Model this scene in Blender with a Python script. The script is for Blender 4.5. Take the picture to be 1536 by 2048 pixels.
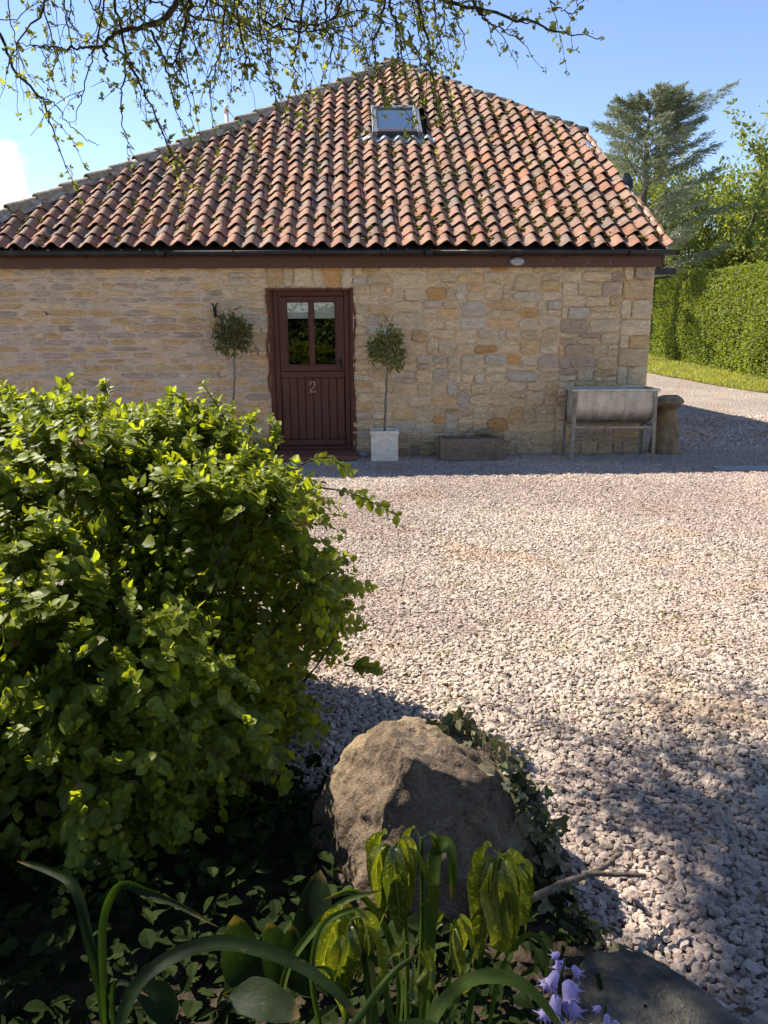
import bpy, math, random
import numpy as np
from mathutils import Matrix, Vector
R = math.radians
random.seed(7)
rng = np.random.default_rng(11)
sc = bpy.context.scene
for o in list(bpy.data.objects): bpy.data.objects.remove(o)

# ------------------------------------------------------------ camera
CAMH, PITCH, ROLL, FPX = 1.55, 13.5, -0.35, 1500.0
cam_d = bpy.data.cameras.new('camera'); cam = bpy.data.objects.new('camera', cam_d)
sc.collection.objects.link(cam); sc.camera = cam
cam_d.sensor_fit = 'VERTICAL'; cam_d.sensor_height = 24.0; cam_d.lens = 24.0 * FPX / 2048.0
cam_d.clip_start = 0.05; cam_d.clip_end = 4000
CR = Matrix.Rotation(R(90 - PITCH), 3, 'X') @ Matrix.Rotation(R(ROLL), 3, 'Z')
cam.matrix_world = Matrix.Translation((0, 0, CAMH)) @ CR.to_4x4()

# ------------------------------------------------------------ light, sky, exposure
SUN = Vector((-0.80, 0.43, 1.0)).normalized()          # towards the sun
sun_el = math.asin(SUN.z); sun_az = math.atan2(SUN.x, SUN.y)
ld = bpy.data.lights.new('sun', 'SUN'); ld.energy = 4.0; ld.angle = R(0.55); ld.color = (1.0, 0.93, 0.82)
sun = bpy.data.objects.new('sun', ld); sc.collection.objects.link(sun)
sun.rotation_euler = SUN.to_track_quat('Z', 'Y').to_euler(); sun.location = (-20, 12, 25)
w = bpy.data.worlds.new('World'); sc.world = w; w.use_nodes = True
nt = w.node_tree; nt.nodes.clear()
wo = nt.nodes.new('ShaderNodeOutputWorld'); wb = nt.nodes.new('ShaderNodeBackground')
sky = nt.nodes.new('ShaderNodeTexSky'); sky.sky_type = 'NISHITA'; sky.sun_disc = False
sky.sun_elevation = sun_el; sky.sun_rotation = sun_az
sky.air_density = 0.8; sky.dust_density = 0.0; sky.ozone_density = 1.8
tc = nt.nodes.new('ShaderNodeTexCoord')
# a low bank of cumulus: fbm noise over direction, thicker toward the horizon
mp = nt.nodes.new('ShaderNodeMapping'); mp.inputs['Scale'].default_value = (1.0, 1.0, 1.9); mp.inputs['Location'].default_value = (0.30, 0.0, 0.0)
cn = nt.nodes.new('ShaderNodeTexNoise'); cn.inputs['Scale'].default_value = 3.2; cn.inputs['Detail'].default_value = 7; cn.inputs['Roughness'].default_value = 0.52
sx = nt.nodes.new('ShaderNodeSeparateXYZ')
el = nt.nodes.new('ShaderNodeMapRange'); el.inputs[1].default_value = 0.0; el.inputs[2].default_value = 0.30; el.inputs[3].default_value = 0.02; el.inputs[4].default_value = -0.25
dc = nt.nodes.new('ShaderNodeVectorMath'); dc.operation = 'DISTANCE'
cdir = CR @ Vector(((-60 - 768) / FPX, (1024 - 450) / FPX, -1)); cdir.normalize()
dc.inputs[1].default_value = cdir
dr = nt.nodes.new('ShaderNodeMapRange'); dr.inputs[1].default_value = 0.0; dr.inputs[2].default_value = 0.19; dr.inputs[3].default_value = 0.56; dr.inputs[4].default_value = 0.0
a1 = nt.nodes.new('ShaderNodeMath'); a1.operation = 'ADD'; a2 = nt.nodes.new('ShaderNodeMath'); a2.operation = 'ADD'
cr = nt.nodes.new('ShaderNodeMapRange'); cr.interpolation_type = 'SMOOTHSTEP'; cr.inputs[1].default_value = 0.63; cr.inputs[2].default_value = 0.73
mx = nt.nodes.new('ShaderNodeMix'); mx.data_type = 'RGBA'; mx.inputs[7].default_value = (8.6, 8.8, 9.3, 1)
L = nt.links.new
L(tc.outputs['Generated'], mp.inputs[0]); L(mp.outputs[0], cn.inputs['Vector']); L(tc.outputs['Generated'], sx.inputs[0]); L(sx.outputs['Z'], el.inputs[0])
L(tc.outputs['Generated'], dc.inputs[0]); L(dc.outputs['Value'], dr.inputs[0])
L(cn.outputs['Fac'], a1.inputs[0]); L(el.outputs[0], a1.inputs[1]); L(a1.outputs[0], a2.inputs[0]); L(dr.outputs[0], a2.inputs[1]); L(a2.outputs[0], cr.inputs[0])
L(cr.outputs[0], mx.inputs[0]); L(sky.outputs[0], mx.inputs[6]); tn = nt.nodes.new('ShaderNodeMix'); tn.data_type = 'RGBA'; tn.blend_type = 'MULTIPLY'; tn.inputs[0].default_value = 1.0; tn.inputs[7].default_value = (1.0, 0.955, 1.0, 1); L(mx.outputs[2], tn.inputs[6]); L(tn.outputs[2], wb.inputs['Color'])
wb.inputs['Strength'].default_value = 0.088
L(wb.outputs[0], wo.inputs[0])
vs = sc.view_settings; vs.view_transform = 'Standard'; vs.look = 'None'; vs.gamma = 1; vs.use_curve_mapping = False
vs.exposure = 1.50
sc.cycles.max_bounces = 7; sc.cycles.transparent_max_bounces = 8; sc.cycles.sample_clamp_indirect = 6
sc.cycles.use_denoising = True

# ------------------------------------------------------------ helpers
HOUSE_A = R(2.0); HOUSE_O = Vector((0, 9.5, 0))
HM = Matrix.Translation(HOUSE_O) @ Matrix.Rotation(HOUSE_A, 4, 'Z'); HI = HM.inverted()
CAMP = Vector((0, 0, CAMH))
def ray(px, py): return CR @ Vector(((px - 768) / FPX, (1024 - py) / FPX, -1))
def at(px, py, Y): d = ray(px, py); return CAMP + d * (Y / d.y)              # pixel -> point at distance Y
def gnd(px, py, z=0.0): d = ray(px, py); return CAMP + d * ((z - CAMH) / d.z)
def hpl(px, py, yl):                                                        # pixel -> house frame, plane y = yl
    o = HI @ CAMP; d = HI.to_3x3() @ ray(px, py); return o + d * ((yl - o.y) / d.y)
ROOF_T = R(33.0); EAVE_Y, EAVE_Z = -0.20, 2.50
def roofp(px, py, lift=0.0):
    n = Vector((0, -math.sin(ROOF_T), math.cos(ROOF_T))); o = HI @ CAMP; d = HI.to_3x3() @ ray(px, py)
    p0 = Vector((0, EAVE_Y, EAVE_Z)) + n * lift
    return o + d * ((p0 - o).dot(n) / d.dot(n))
def H(x, y, z): return HM @ Vector((x, y, z))
def rxy(s): return np.array([0, EAVE_Y + s * math.cos(ROOF_T), EAVE_Z + s * math.sin(ROOF_T)])
def wob(p, f, seed=0.0):                                                    # cheap smooth noise in about [-1,1]
    x, y, z = p[..., 0] * f + seed, p[..., 1] * f + seed * 1.7, p[..., 2] * f + seed * 2.3
    return (np.sin(1.7 * x + 1.3 * np.sin(1.1 * y + z)) + np.sin(1.9 * y + 1.2 * np.sin(1.3 * z + x) + 2) + np.sin(1.5 * z + 1.4 * np.sin(1.2 * x + y) + 4)) / 3
def fbm(p, f, seed=0.0, oct=4):
    a, s = 1.0, 0.0
    for i in range(oct): s = s + a * wob(p, f * 2.03 ** i, seed + i * 5.1); a *= 0.52
    return s / 1.9

def mesh_np(name, V, faces, col=None, smooth=False):
    V = np.asarray(V, dtype=np.float32).reshape(-1, 3); me = bpy.data.meshes.new(name)
    fl = [np.asarray(f, dtype=np.int32) for f in faces if len(f)]
    idx = np.concatenate([f.ravel() for f in fl]); tot = np.concatenate([np.full(len(f), f.shape[1]) for f in fl])
    st = np.concatenate([[0], np.cumsum(tot)[:-1]]).astype(np.int32)
    me.vertices.add(len(V)); me.vertices.foreach_set('co', V.ravel())
    me.loops.add(len(idx)); me.loops.foreach_set('vertex_index', idx)
    me.polygons.add(len(tot)); me.polygons.foreach_set('loop_start', st)
    me.polygons.foreach_set('use_smooth', np.full(len(tot), bool(smooth)))
    me.update(calc_edges=True)
    if col is not None:
        c = np.asarray(col, dtype=np.float32)
        if c.ndim == 1: c = np.tile(c, (len(V), 1))
        if c.shape[1] == 3: c = np.concatenate([c, np.ones((len(c), 1), np.float32)], 1)
        me.color_attributes.new('Col', 'FLOAT_COLOR', 'POINT').data.foreach_set('color', c.ravel())
    return me
def link(name, data, mat=None, parent=None, loc=None, label=None, cat=None, group=None, kind=None):
    o = bpy.data.objects.new(name, data); sc.collection.objects.link(o)
    if mat is not None and data is not None and len(data.materials) == 0: data.materials.append(mat)
    if parent is not None: o.parent = parent
    if loc is not None: o.location = loc
    if label: o['label'] = label
    if cat: o['category'] = cat
    if group: o['group'] = group
    if kind: o['kind'] = kind
    return o
def thing(name, label, cat, loc=(0, 0, 0), rz=0.0, group=None):
    o = link(name, None, None, None, loc, label, cat, group); o.rotation_euler[2] = rz; o.empty_display_size = 0.1; return o

class MB:
    def __init__(s): s.V = []; s.F = {3: [], 4: []}; s.C = []; s.n = 0
    def add(s, V, F, col=(1, 1, 1)):
        V = np.asarray(V, dtype=np.float32).reshape(-1, 3); F = np.asarray(F, dtype=np.int64)
        s.V.append(V); s.F[F.shape[1]].append(F + s.n)
        c = np.asarray(col, dtype=np.float32)
        s.C.append(np.tile(c, (len(V), 1)) if c.ndim == 1 else c); s.n += len(V); return s
    def box(s, x0, x1, y0, y1, z0, z1, col=(1, 1, 1), M=None, b=0.0):
        if b <= 0:
            V = np.array([[x, y, z] for z in (z0, z1) for y in (y0, y1) for x in (x0, x1)], float)
            F = [[0, 2, 3, 1], [4, 5, 7, 6], [0, 1, 5, 4], [2, 6, 7, 3], [0, 4, 6, 2], [1, 3, 7, 5]]
            if M is not None: V = np.array([M @ Vector(v) for v in V])
            return s.add(V, F, col)
        c = [(x0 + x1) / 2, (y0 + y1) / 2, (z0 + z1) / 2]; h = [(x1 - x0) / 2, (y1 - y0) / 2, (z1 - z0) / 2]
        b = min(b, min(h) * 0.6); V = []; ix = {}
        for sx_ in (-1, 1):
            for sy in (-1, 1):
                for sz in (-1, 1):
                    for k in range(3):
                        v = [c[i] + (sx_, sy, sz)[i] * (h[i] - (0 if i == k else b)) for i in range(3)]
                        ix[(sx_, sy, sz, k)] = len(V); V.append(v)
        Q = []; T = []
        for k in range(3):
            i, j = [(1, 2), (2, 0), (0, 1)][k]
            for sg in (-1, 1):
                q = []
                for a, bb in ((-1, -1), (1, -1), (1, 1), (-1, 1)):
                    t = [0, 0, 0]; t[k] = sg; t[i] = a; t[j] = bb; q.append(ix[(*t, k)])
                Q.append(q if sg > 0 else q[::-1])
        for k in range(3):      # edges parallel to axis k
            i, j = [(1, 2), (2, 0), (0, 1)][k]
            for a in (-1, 1):
                for bb in (-1, 1):
                    t0 = [0, 0, 0]; t0[i] = a; t0[j] = bb; t0[k] = -1; t1 = list(t0); t1[k] = 1
                    q = [ix[(*t0, i)], ix[(*t1, i)], ix[(*t1, j)], ix[(*t0, j)]]
                    Q.append(q if a * bb < 0 else q[::-1])
        for sx_ in (-1, 1):
            for sy in (-1, 1):
                for sz in (-1, 1):
                    t = [ix[(sx_, sy, sz, k)] for k in range(3)]; T.append(t if sx_ * sy * sz > 0 else t[::-1])
        V = np.array(V, float)
        if M is not None: V = np.array([M @ Vector(v) for v in V])
        n0 = s.n; s.add(V, Q, col); s.F[3].append(np.array(T) + n0); return s
    def tube(s, pts, rad, k=6, col=(1, 1, 1), cap=True):
        P = np.asarray(pts, dtype=float); n = len(P); rad = np.broadcast_to(np.asarray(rad, float), (n,))
        T = np.gradient(P, axis=0); T /= np.linalg.norm(T, axis=1)[:, None] + 1e-9
        up = np.array([0.31, 0.17, 0.93]) if abs(T[0, 2]) < 0.9 else np.array([1.0, 0.1, 0.05])
        A = np.cross(T, up); A /= np.linalg.norm(A, axis=1)[:, None] + 1e-9; B = np.cross(T, A)
        an = np.linspace(0, 2 * np.pi, k, endpoint=False)
        V = P[:, None, :] + rad[:, None, None] * (np.cos(an)[None, :, None] * A[:, None, :] + np.sin(an)[None, :, None] * B[:, None, :])
        i = np.arange(n - 1)[:, None] * k; j = np.arange(k)[None, :]; j2 = (j + 1) % k
        F = np.stack([i + j, i + j2, i + k + j2, i + k + j], -1).reshape(-1, 4); n0 = s.n
        s.add(V.reshape(-1, 3), F, col)
        if cap and k >= 3:
            for base, rev in ((0, True), ((n - 1) * k, False)):
                t = [[base, base + q, base + q + 1] for q in range(1, k - 1)]
                s.F[3].append(np.array([x[::-1] if rev else x for x in t]) + n0)
        return s
    def lathe(s, prof, k=16, col=(1, 1, 1), M=None, sx_=1.0, sy=1.0):
        pr = np.asarray(prof, float); an = np.linspace(0, 2 * np.pi, k, endpoint=False); n = len(pr)
        V = np.stack([pr[:, None, 0] * np.cos(an) * sx_, pr[:, None, 0] * np.sin(an) * sy, np.repeat(pr[:, 1:2], k, 1)], -1).reshape(-1, 3)
        if M is not None: V = np.array([M @ Vector(v) for v in V])
        i = np.arange(n - 1)[:, None] * k; j = np.arange(k)[None, :]; j2 = (j + 1) % k
        return s.add(V, np.stack([i + j, i + j2, i + k + j2, i + k + j], -1).reshape(-1, 4), col)
    def arrays(s): return np.concatenate(s.V), [np.concatenate(s.F[k]) for k in (3, 4) if s.F[k]], np.concatenate(s.C)
    def mesh(s, name, smooth=False): V, F, C = s.arrays(); return mesh_np(name, V, F, C, smooth)
    def build(s, name, mat, parent=None, smooth=False, **kw): return link(name, s.mesh(name, smooth), mat, parent, **kw)

def spline(pts, n=24, jit=0.0):
    P = np.array([list(p) for p in pts], float)
    if len(P) < 3: t = np.linspace(0, 1, n)[:, None]; Q = P[0] * (1 - t) + P[-1] * t
    else:
        E = np.vstack([2 * P[0] - P[1], P, 2 * P[-1] - P[-2]]); m = len(P) - 1; out = []
        for u in np.linspace(0, m - 1e-6, n):
            i = int(u); t = u - i; a, b, c, d = E[i], E[i + 1], E[i + 2], E[i + 3]
            out.append(0.5 * ((2 * b) + (-a + c) * t + (2 * a - 5 * b + 4 * c - d) * t * t + (-a + 3 * b - 3 * c + d) * t ** 3))
        Q = np.array(out)
    if jit: Q[1:] += rng.normal(0, jit, Q[1:].shape)
    return Q
def unit(v): return v / (np.linalg.norm(v, axis=-1, keepdims=True) + 1e-9)

# leaf template: stations along the midrib; folded, tip curling down
def leaf_tmpl(stations, fold=0.16, curl=0.15):
    V = [(0, 0, 0)]; T = []
    for t, hw in stations: V += [(t, hw, fold * hw * 2 - curl * t * t), (t, 0, -curl * t * t), (t, -hw, fold * hw * 2 - curl * t * t)]
    V.append((1, 0, -curl)); m = len(stations); e = len(V) - 1
    T += [(0, 2, 1), (0, 3, 2)]
    for i in range(m - 1):
        a, b = 1 + 3 * i, 4 + 3 * i
        T += [(a, a + 1, b), (a + 1, b + 1, b), (a + 1, a + 2, b + 1), (a + 2, b + 2, b + 1)]
    a = 1 + 3 * (m - 1); T += [(a, a + 1, e), (a + 1, a + 2, e)]
    return np.array(V, float), np.array(T)
OVAL = leaf_tmpl([(0.18, 0.27), (0.45, 0.37), (0.75, 0.27)])
OVAL2 = leaf_tmpl([(0.3, 0.30), (0.68, 0.26)])
LANCE = leaf_tmpl([(0.45, 0.14)], 0.2, 0.1)
QUAD = leaf_tmpl([(0.5, 0.32)], 0.15, 0.12)
def leafset(mb, P, D, N, Ln, col, tmpl=OVAL2, wid=1.0):
    P = np.asarray(P, float); D = unit(np.asarray(D, float)); S = unit(np.cross(N, D)); U = np.cross(D, S)
    tv, tf = tmpl; n = len(P); m = len(tv); Ln = np.broadcast_to(np.asarray(Ln, float), (n,))
    wv = np.broadcast_to(np.asarray(wid, float), (n,))
    V = P[:, None, :] + Ln[:, None, None] * (tv[None, :, 0:1] * D[:, None, :] + tv[None, :, 1:2] * wv[:, None, None] * S[:, None, :] + tv[None, :, 2:3] * U[:, None, :])
    F = (np.arange(n)[:, None, None] * m + tf[None]).reshape(-1, 3)
    c = np.asarray(col, float); c = np.tile(c, (n, 1)) if c.ndim == 1 else c
    mb.add(V.reshape(-1, 3), F, np.repeat(c, m, 0)); return mb
def rdir(n): return unit(rng.normal(0, 1, (n, 3)))
def mixcol(a, b, t): a, b = np.array(a), np.array(b); return a + (b - a) * np.asarray(t)[:, None]

# ------------------------------------------------------------ materials
class NT:
    def __init__(s, name):
        s.m = bpy.data.materials.new(name); s.m.use_nodes = True; s.t = s.m.node_tree; s.t.nodes.clear()
        s.out = s.n('OutputMaterial')
    def n(s, k, **kw):
        q = s.t.nodes.new('ShaderNode' + k)
        for a, b in kw.items(): setattr(q, a, b)
        return q
    def l(s, a, b): s.t.links.new(a, b)
    def noise(s, vec, scale, detail=4, rough=0.55, scl=None, loc=None):
        if scl or loc:
            m = s.n('Mapping'); m.inputs['Scale'].default_value = scl or (1, 1, 1); m.inputs['Location'].default_value = loc or (0, 0, 0); s.l(vec, m.inputs[0]); vec = m.outputs[0]
        q = s.n('TexNoise'); q.inputs['Scale'].default_value = scale; q.inputs['Detail'].default_value = detail; q.inputs['Roughness'].default_value = rough
        s.l(vec, q.inputs['Vector']); return q.outputs['Fac']
    def ramp(s, f, lo, hi, a=0.0, b=1.0):
        q = s.n('MapRange'); q.interpolation_type = 'SMOOTHSTEP'
        for i, v in ((1, lo), (2, hi), (3, a), (4, b)): q.inputs[i].default_value = v
        s.l(f, q.inputs[0]); return q.outputs[0]
    def mix(s, f, a, b, mode='MIX'):
        q = s.n('Mix', data_type='RGBA', blend_type=mode)
        for i, v in ((0, f), (6, a), (7, b)):
            if hasattr(v, 'links'): s.l(v, q.inputs[i])
            elif i == 0: q.inputs[0].default_value = v
            else: q.inputs[i].default_value = (*v[:3], 1)
        return q.outputs[2]
    def math(s, op, a, b):
        q = s.n('Math', operation=op)
        for i, v in ((0, a), (1, b)):
            if hasattr(v, 'links'): s.l(v, q.inputs[i])
            else: q.inputs[i].default_value = v
        return q.outputs[0]
    def bump(s, h, dist, strength=1.0, prev=None):
        q = s.n('Bump'); q.inputs['Distance'].default_value = dist; q.inputs['Strength'].default_value = strength
        s.l(h, q.inputs['Height'])
        if prev is not None: s.l(prev, q.inputs['Normal'])
        return q.outputs[0]
    def pbr(s, col, rough=0.8, normal=None, spec=0.3, metal=0.0, transl=None, sub=0.5, coat=0.0):
        p = s.n('BsdfPrincipled')
        if hasattr(col, 'links'): s.l(col, p.inputs['Base Color'])
        else: p.inputs['Base Color'].default_value = (*col, 1)
        if hasattr(rough, 'links'): s.l(rough, p.inputs['Roughness'])
        else: p.inputs['Roughness'].default_value = rough
        p.inputs['Specular IOR Level'].default_value = spec; p.inputs['Metallic'].default_value = metal; p.inputs['Coat Weight'].default_value = coat
        if normal is not None: s.l(normal, p.inputs['Normal'])
        r = p.outputs[0]
        if transl is not None:
            t = s.n('BsdfTranslucent'); s.l(transl, t.inputs[0]) if hasattr(transl, 'links') else None
            if normal is not None: s.l(normal, t.inputs['Normal'])
            ms = s.n('MixShader'); ms.inputs[0].default_value = sub; s.l(r, ms.inputs[1]); s.l(t.outputs[0], ms.inputs[2]); r = ms.outputs[0]
        s.l(r, s.out.inputs[0]); return s.m
    def pos(s): return s.n('NewGeometry').outputs['Position']
    def obj(s): return s.n('TexCoord').outputs['Object']
    def rand(s): return s.n('ObjectInfo').outputs['Random']
    def attr(s, name='Col'): q = s.n('Attribute'); q.attribute_name = name; return q.outputs['Color']
def hsv(s, col, h=0.5, sat=1.0, v=1.0):
    q = s.n('HueSaturation'); s.l(col, q.inputs['Color'])
    for k, x in (('Hue', h), ('Saturation', sat), ('Value', v)):
        if hasattr(x, 'links'): s.l(x, q.inputs[k])
        else: q.inputs[k].default_value = x
    return q.outputs[0]

def m_stone(name, strata=True):
    s = NT(name); p = s.pos(); c = s.attr()
    n1 = s.noise(p, 9, 6, 0.62, (1, 1, 2.6)); n2 = s.noise(p, 45, 5, 0.6); n3 = s.noise(p, 3.1, 3, 0.5)
    c = hsv(s, c, 0.5, 1.0, s.ramp(n1, 0.25, 0.75, 0.92, 1.36))
    c = s.mix(s.ramp(n2, 0.54, 0.70, 0, 0.45), c, (0.27, 0.22, 0.16)); n9 = s.noise(p, 110, 4, 0.65); c = hsv(s, c, 0.5, 1.0, s.ramp(n9, 0.3, 0.7, 0.8, 1.22))
    c = s.mix(s.ramp(n3, 0.55, 0.75, 0, 0.35), c, (0.50, 0.42, 0.32))
    b = s.bump(s.noise(p, 22, 7, 0.68, (1, 1, 2.4)), 0.035, 1.0); b = s.bump(n2, 0.009, 0.8, b)
    return s.pbr(c, 0.92, b, 0.12)
M = {}
M['stone'] = m_stone('sandstone')
s = NT('mortar'); p = s.pos(); n1 = s.noise(p, 5, 5, 0.6); n2 = s.noise(p, 60, 4, 0.6)
sp = s.n('SeparateXYZ'); s.l(p, sp.inputs[0])
c = s.mix(s.ramp(s.math('ADD', sp.outputs['X'], s.math('MULTIPLY', n1, 1.4)), -1.4, -0.2), (0.63, 0.46, 0.33), (0.67, 0.505, 0.315))
c = s.mix(s.ramp(n1, 0.45, 0.75, 0, 0.45), c, (0.42, 0.305, 0.19)); c = s.mix(s.ramp(n2, 0.5, 0.7, 0, 0.3), c, (0.56, 0.46, 0.34))
M['mortar'] = s.pbr(c, 0.95, s.bump(n2, 0.006, 0.8, s.bump(n1, 0.03, 0.6)), 0.1)

s = NT('pantile_clay'); p = s.pos(); c = s.attr(); n1 = s.noise(p, 14, 6, 0.65); n2 = s.noise(p, 70, 4, 0.6); n3 = s.noise(p, 1.6, 3, 0.5)
c = hsv(s, c, 0.5, 1.0, s.ramp(s.rand(), 0, 1, 0.93, 1.07))
c = s.mix(s.ramp(n3, 0.42, 0.66, 0, 0.6), c, (0.20, 0.135, 0.10)); n6 = s.noise(p, 4.5, 5, 0.6); c = s.mix(s.ramp(n6, 0.54, 0.68, 0, 0.4), c, (0.34, 0.27, 0.20)); c = s.mix(s.ramp(n6, 0.42, 0.30, 0, 0.55), c, (0.13, 0.10, 0.06))
c = s.mix(s.ramp(n1, 0.55, 0.72, 0, 0.65), c, (0.46, 0.38, 0.31)); c = s.mix(s.ramp(n1, 0.46, 0.30, 0, 0.75), c, (0.10, 0.075, 0.06))
c = s.mix(s.ramp(n2, 0.62, 0.72, 0, 0.75), c, (0.07, 0.055, 0.045))
M['pantile'] = s.pbr(c, 0.88, s.bump(n2, 0.004, 0.6, s.bump(n1, 0.006, 0.6)), 0.15)
def m_simple(name, col, rough=0.8, nscale=30, amp=0.25, bump=0.004, spec=0.3, dark=None, dscale=4, dthr=(0.5, 0.7), damt=0.5, metal=0.0, coords='obj', coat=0.0):
    s = NT(name); p = s.obj() if coords == 'obj' else s.pos(); n1 = s.noise(p, nscale, 5, 0.6); n2 = s.noise(p, dscale, 5, 0.6)
    rgb = s.n('RGB'); rgb.outputs[0].default_value = (*col, 1)
    c = hsv(s, rgb.outputs[0], 0.5, 1, s.ramp(n1, 0.2, 0.8, 1 - amp, 1 + amp))
    if dark is not None: c = s.mix(s.ramp(n2, dthr[0], dthr[1], 0, damt), c, dark)
    return s.pbr(c, rough, s.bump(n1, bump, 0.7) if bump else None, spec, metal, coat=coat)
M['hip'] = m_simple('weathered_hip_clay', (0.30, 0.24, 0.175), 0.92, 22, 0.35, 0.012, 0.1, (0.44, 0.42, 0.36), 9, (0.5, 0.68), 0.7, coords='pos')
M['bedding'] = m_simple('bedding_mortar', (0.44, 0.37, 0.28), 0.95, 18, 0.35, 0.03, 0.1, (0.10, 0.09, 0.07), 6, (0.5, 0.66), 0.6, coords='pos')
M['moss'] = m_simple('roof_moss', (0.15, 0.115, 0.03), 1.0, 60, 0.5, 0.01, 0.05, (0.05, 0.045, 0.02), 14, coords='pos')
M['deck'] = m_simple('roofing_felt', (0.03, 0.027, 0.025), 0.95)
s = NT('fascia_paint'); p = s.obj(); n1 = s.noise(p, 3, 4); n2 = s.noise(p, 7, 4, 0.6, (9, 1, 1.6)); n3 = s.noise(p, 0.55, 2, 0.5, (1, 1, 0.2))
c = s.mix(n1, (0.085, 0.035, 0.019), (0.122, 0.052, 0.029))
c = s.mix(s.math('MULTIPLY', s.ramp(n2, 0.66, 0.72), s.ramp(n3, 0.52, 0.60)), c, (0.36, 0.31, 0.27))
M['fascia'] = s.pbr(c, 0.55, s.bump(n1, 0.003, 0.4), 0.35)
M['gutter'] = m_simple('black_gutter_plastic', (0.016, 0.014, 0.014), 0.45, 25, 0.3, 0.001, 0.4, (0.06, 0.05, 0.045), 5, coords='pos')
s = NT('door_paint'); p = s.obj(); n1 = s.noise(p, 18, 5, 0.6, (6, 1, 0.6)); n2 = s.noise(p, 3, 3)
c = s.mix(n1, (0.080, 0.025, 0.014), (0.108, 0.036, 0.020)); c = s.mix(s.ramp(n2, 0.5, 0.75, 0, 0.4), c, (0.14, 0.056, 0.034))
M['door'] = s.pbr(c, 0.52, s.bump(n1, 0.002, 0.5), 0.4)
M['reveal'] = m_simple('reveal_paint', (0.155, 0.062, 0.036), 0.8, 20, 0.35, 0.012, 0.2, (0.08, 0.03, 0.02), 8, coords='pos')
s = NT('pane_glass'); gl = s.n('BsdfGlossy'); gl.inputs['Roughness'].default_value = 0.015; gl.inputs['Color'].default_value = (0.95, 0.97, 0.96, 1)
tr = s.n('BsdfTransparent'); tr.inputs[0].default_value = (0.86, 0.90, 0.88, 1); fr = s.n('Fresnel'); fr.inputs[0].default_value = 1.52
fm = s.math('ADD', s.math('MULTIPLY', fr.outputs[0], 1.8), 0.01); ms = s.n('MixShader'); s.l(fm, ms.inputs[0]); s.l(tr.outputs[0], ms.inputs[1]); s.l(gl.outputs[0], ms.inputs[2]); s.l(ms.outputs[0], s.out.inputs[0]); M['glass'] = s.m
M['dark_room'] = m_simple('dim_interior', (0.03, 0.026, 0.022), 0.9)
M['blind'] = m_simple('white_blind_cloth', (0.82, 0.80, 0.74), 0.9, 60, 0.05, 0.001)
M['brass'] = m_simple('tarnished_brass', (0.42, 0.31, 0.20), 0.38, 30, 0.2, 0.0005, 0.5, metal=0.7)
M['iron'] = m_simple('black_iron', (0.02, 0.018, 0.018), 0.6, 30, 0.4, 0.002)
M['frame_grey'] = m_simple('skylight_aluminium', (0.20, 0.205, 0.21), 0.42, 30, 0.12, 0.0005, 0.5, metal=0.35)
M['frame_dark'] = m_simple('skylight_dark_cladding', (0.045, 0.047, 0.05), 0.5, 30, 0.2, 0.0005)
s = NT('lead_sheet'); p = s.pos(); n1 = s.noise(p, 12, 5); M['lead'] = s.pbr(s.mix(n1, (0.22, 0.23, 0.25), (0.50, 0.50, 0.50)), 0.6, s.bump(n1, 0.01), 0.4, 0.2)
s = NT('galvanised_steel'); p = s.obj(); n1 = s.noise(p, 5, 5, 0.6, (2.2, 1, 0.7)); n2 = s.noise(p, 30, 4); sp = s.n('SeparateXYZ'); s.l(p, sp.inputs[0])
c = s.mix(s.ramp(n1, 0.3, 0.7), (0.42, 0.385, 0.315), (0.62, 0.57, 0.475)); c = s.mix(s.ramp(n2, 0.55, 0.75, 0, 0.4), c, (0.14, 0.12, 0.09))
alg = s.math('MULTIPLY', s.ramp(s.math('ADD', sp.outputs['Z'], s.math('MULTIPLY', n1, 0.12)), 0.66, 0.53), s.ramp(n2, 0.25, 0.55, 0.3, 1.0))
c = s.mix(s.math('MULTIPLY', alg, 0.7), c, (0.085, 0.085, 0.035)); M['galv'] = s.pbr(c, 0.5, s.bump(n2, 0.002, 0.5), 0.5, 0.45)
M['angle_iron'] = m_simple('rusty_angle_steel', (0.30, 0.25, 0.185), 0.72, 20, 0.3, 0.002, 0.3, (0.12, 0.07, 0.045), 6)
M['brown_stone'] = m_simple('brown_trough_stone', (0.22, 0.165, 0.11), 0.92, 24, 0.3, 0.008, 0.1, (0.09, 0.07, 0.055), 5)
s = NT('white_pot_glaze'); p = s.obj(); vo = s.n('TexVoronoi'); vo.inputs['Scale'].default_value = 11; vo.distance = 'MANHATTAN'; s.l(p, vo.inputs['Vector']); n1 = s.noise(p, 5, 4)
c = s.mix(s.ramp(n1, 0.45, 0.75, 0, 0.6), (0.80, 0.71, 0.56), (0.60, 0.53, 0.41)); M['pot'] = s.pbr(c, 0.7, s.bump(vo.outputs['Distance'], 0.02, 0.6), 0.3)
s = NT('staddle_stone'); p = s.obj(); n1 = s.noise(p, 7, 6, 0.65); n2 = s.noise(p, 40, 4)
c = s.mix(s.ramp(n1, 0.35, 0.65), (0.17, 0.125, 0.075), (0.33, 0.23, 0.11)); c = s.mix(s.ramp(n2, 0.55, 0.7, 0, 0.6), c, (0.09, 0.075, 0.05)); M['staddle'] = s.pbr(c, 0.95, s.bump(n2, 0.008, 0.8, s.bump(n1, 0.03, 0.8)), 0.1)
M['quarry'] = m_simple('red_quarry_step', (0.165, 0.065, 0.038), 0.5, 14, 0.25, 0.002, 0.45, (0.24, 0.11, 0.07), 3)
M['soil'] = m_simple('bed_soil', (0.040, 0.030, 0.021), 1.0, 25, 0.5, 0.04, 0.05, (0.09, 0.07, 0.045), 9, coords='pos')
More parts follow.
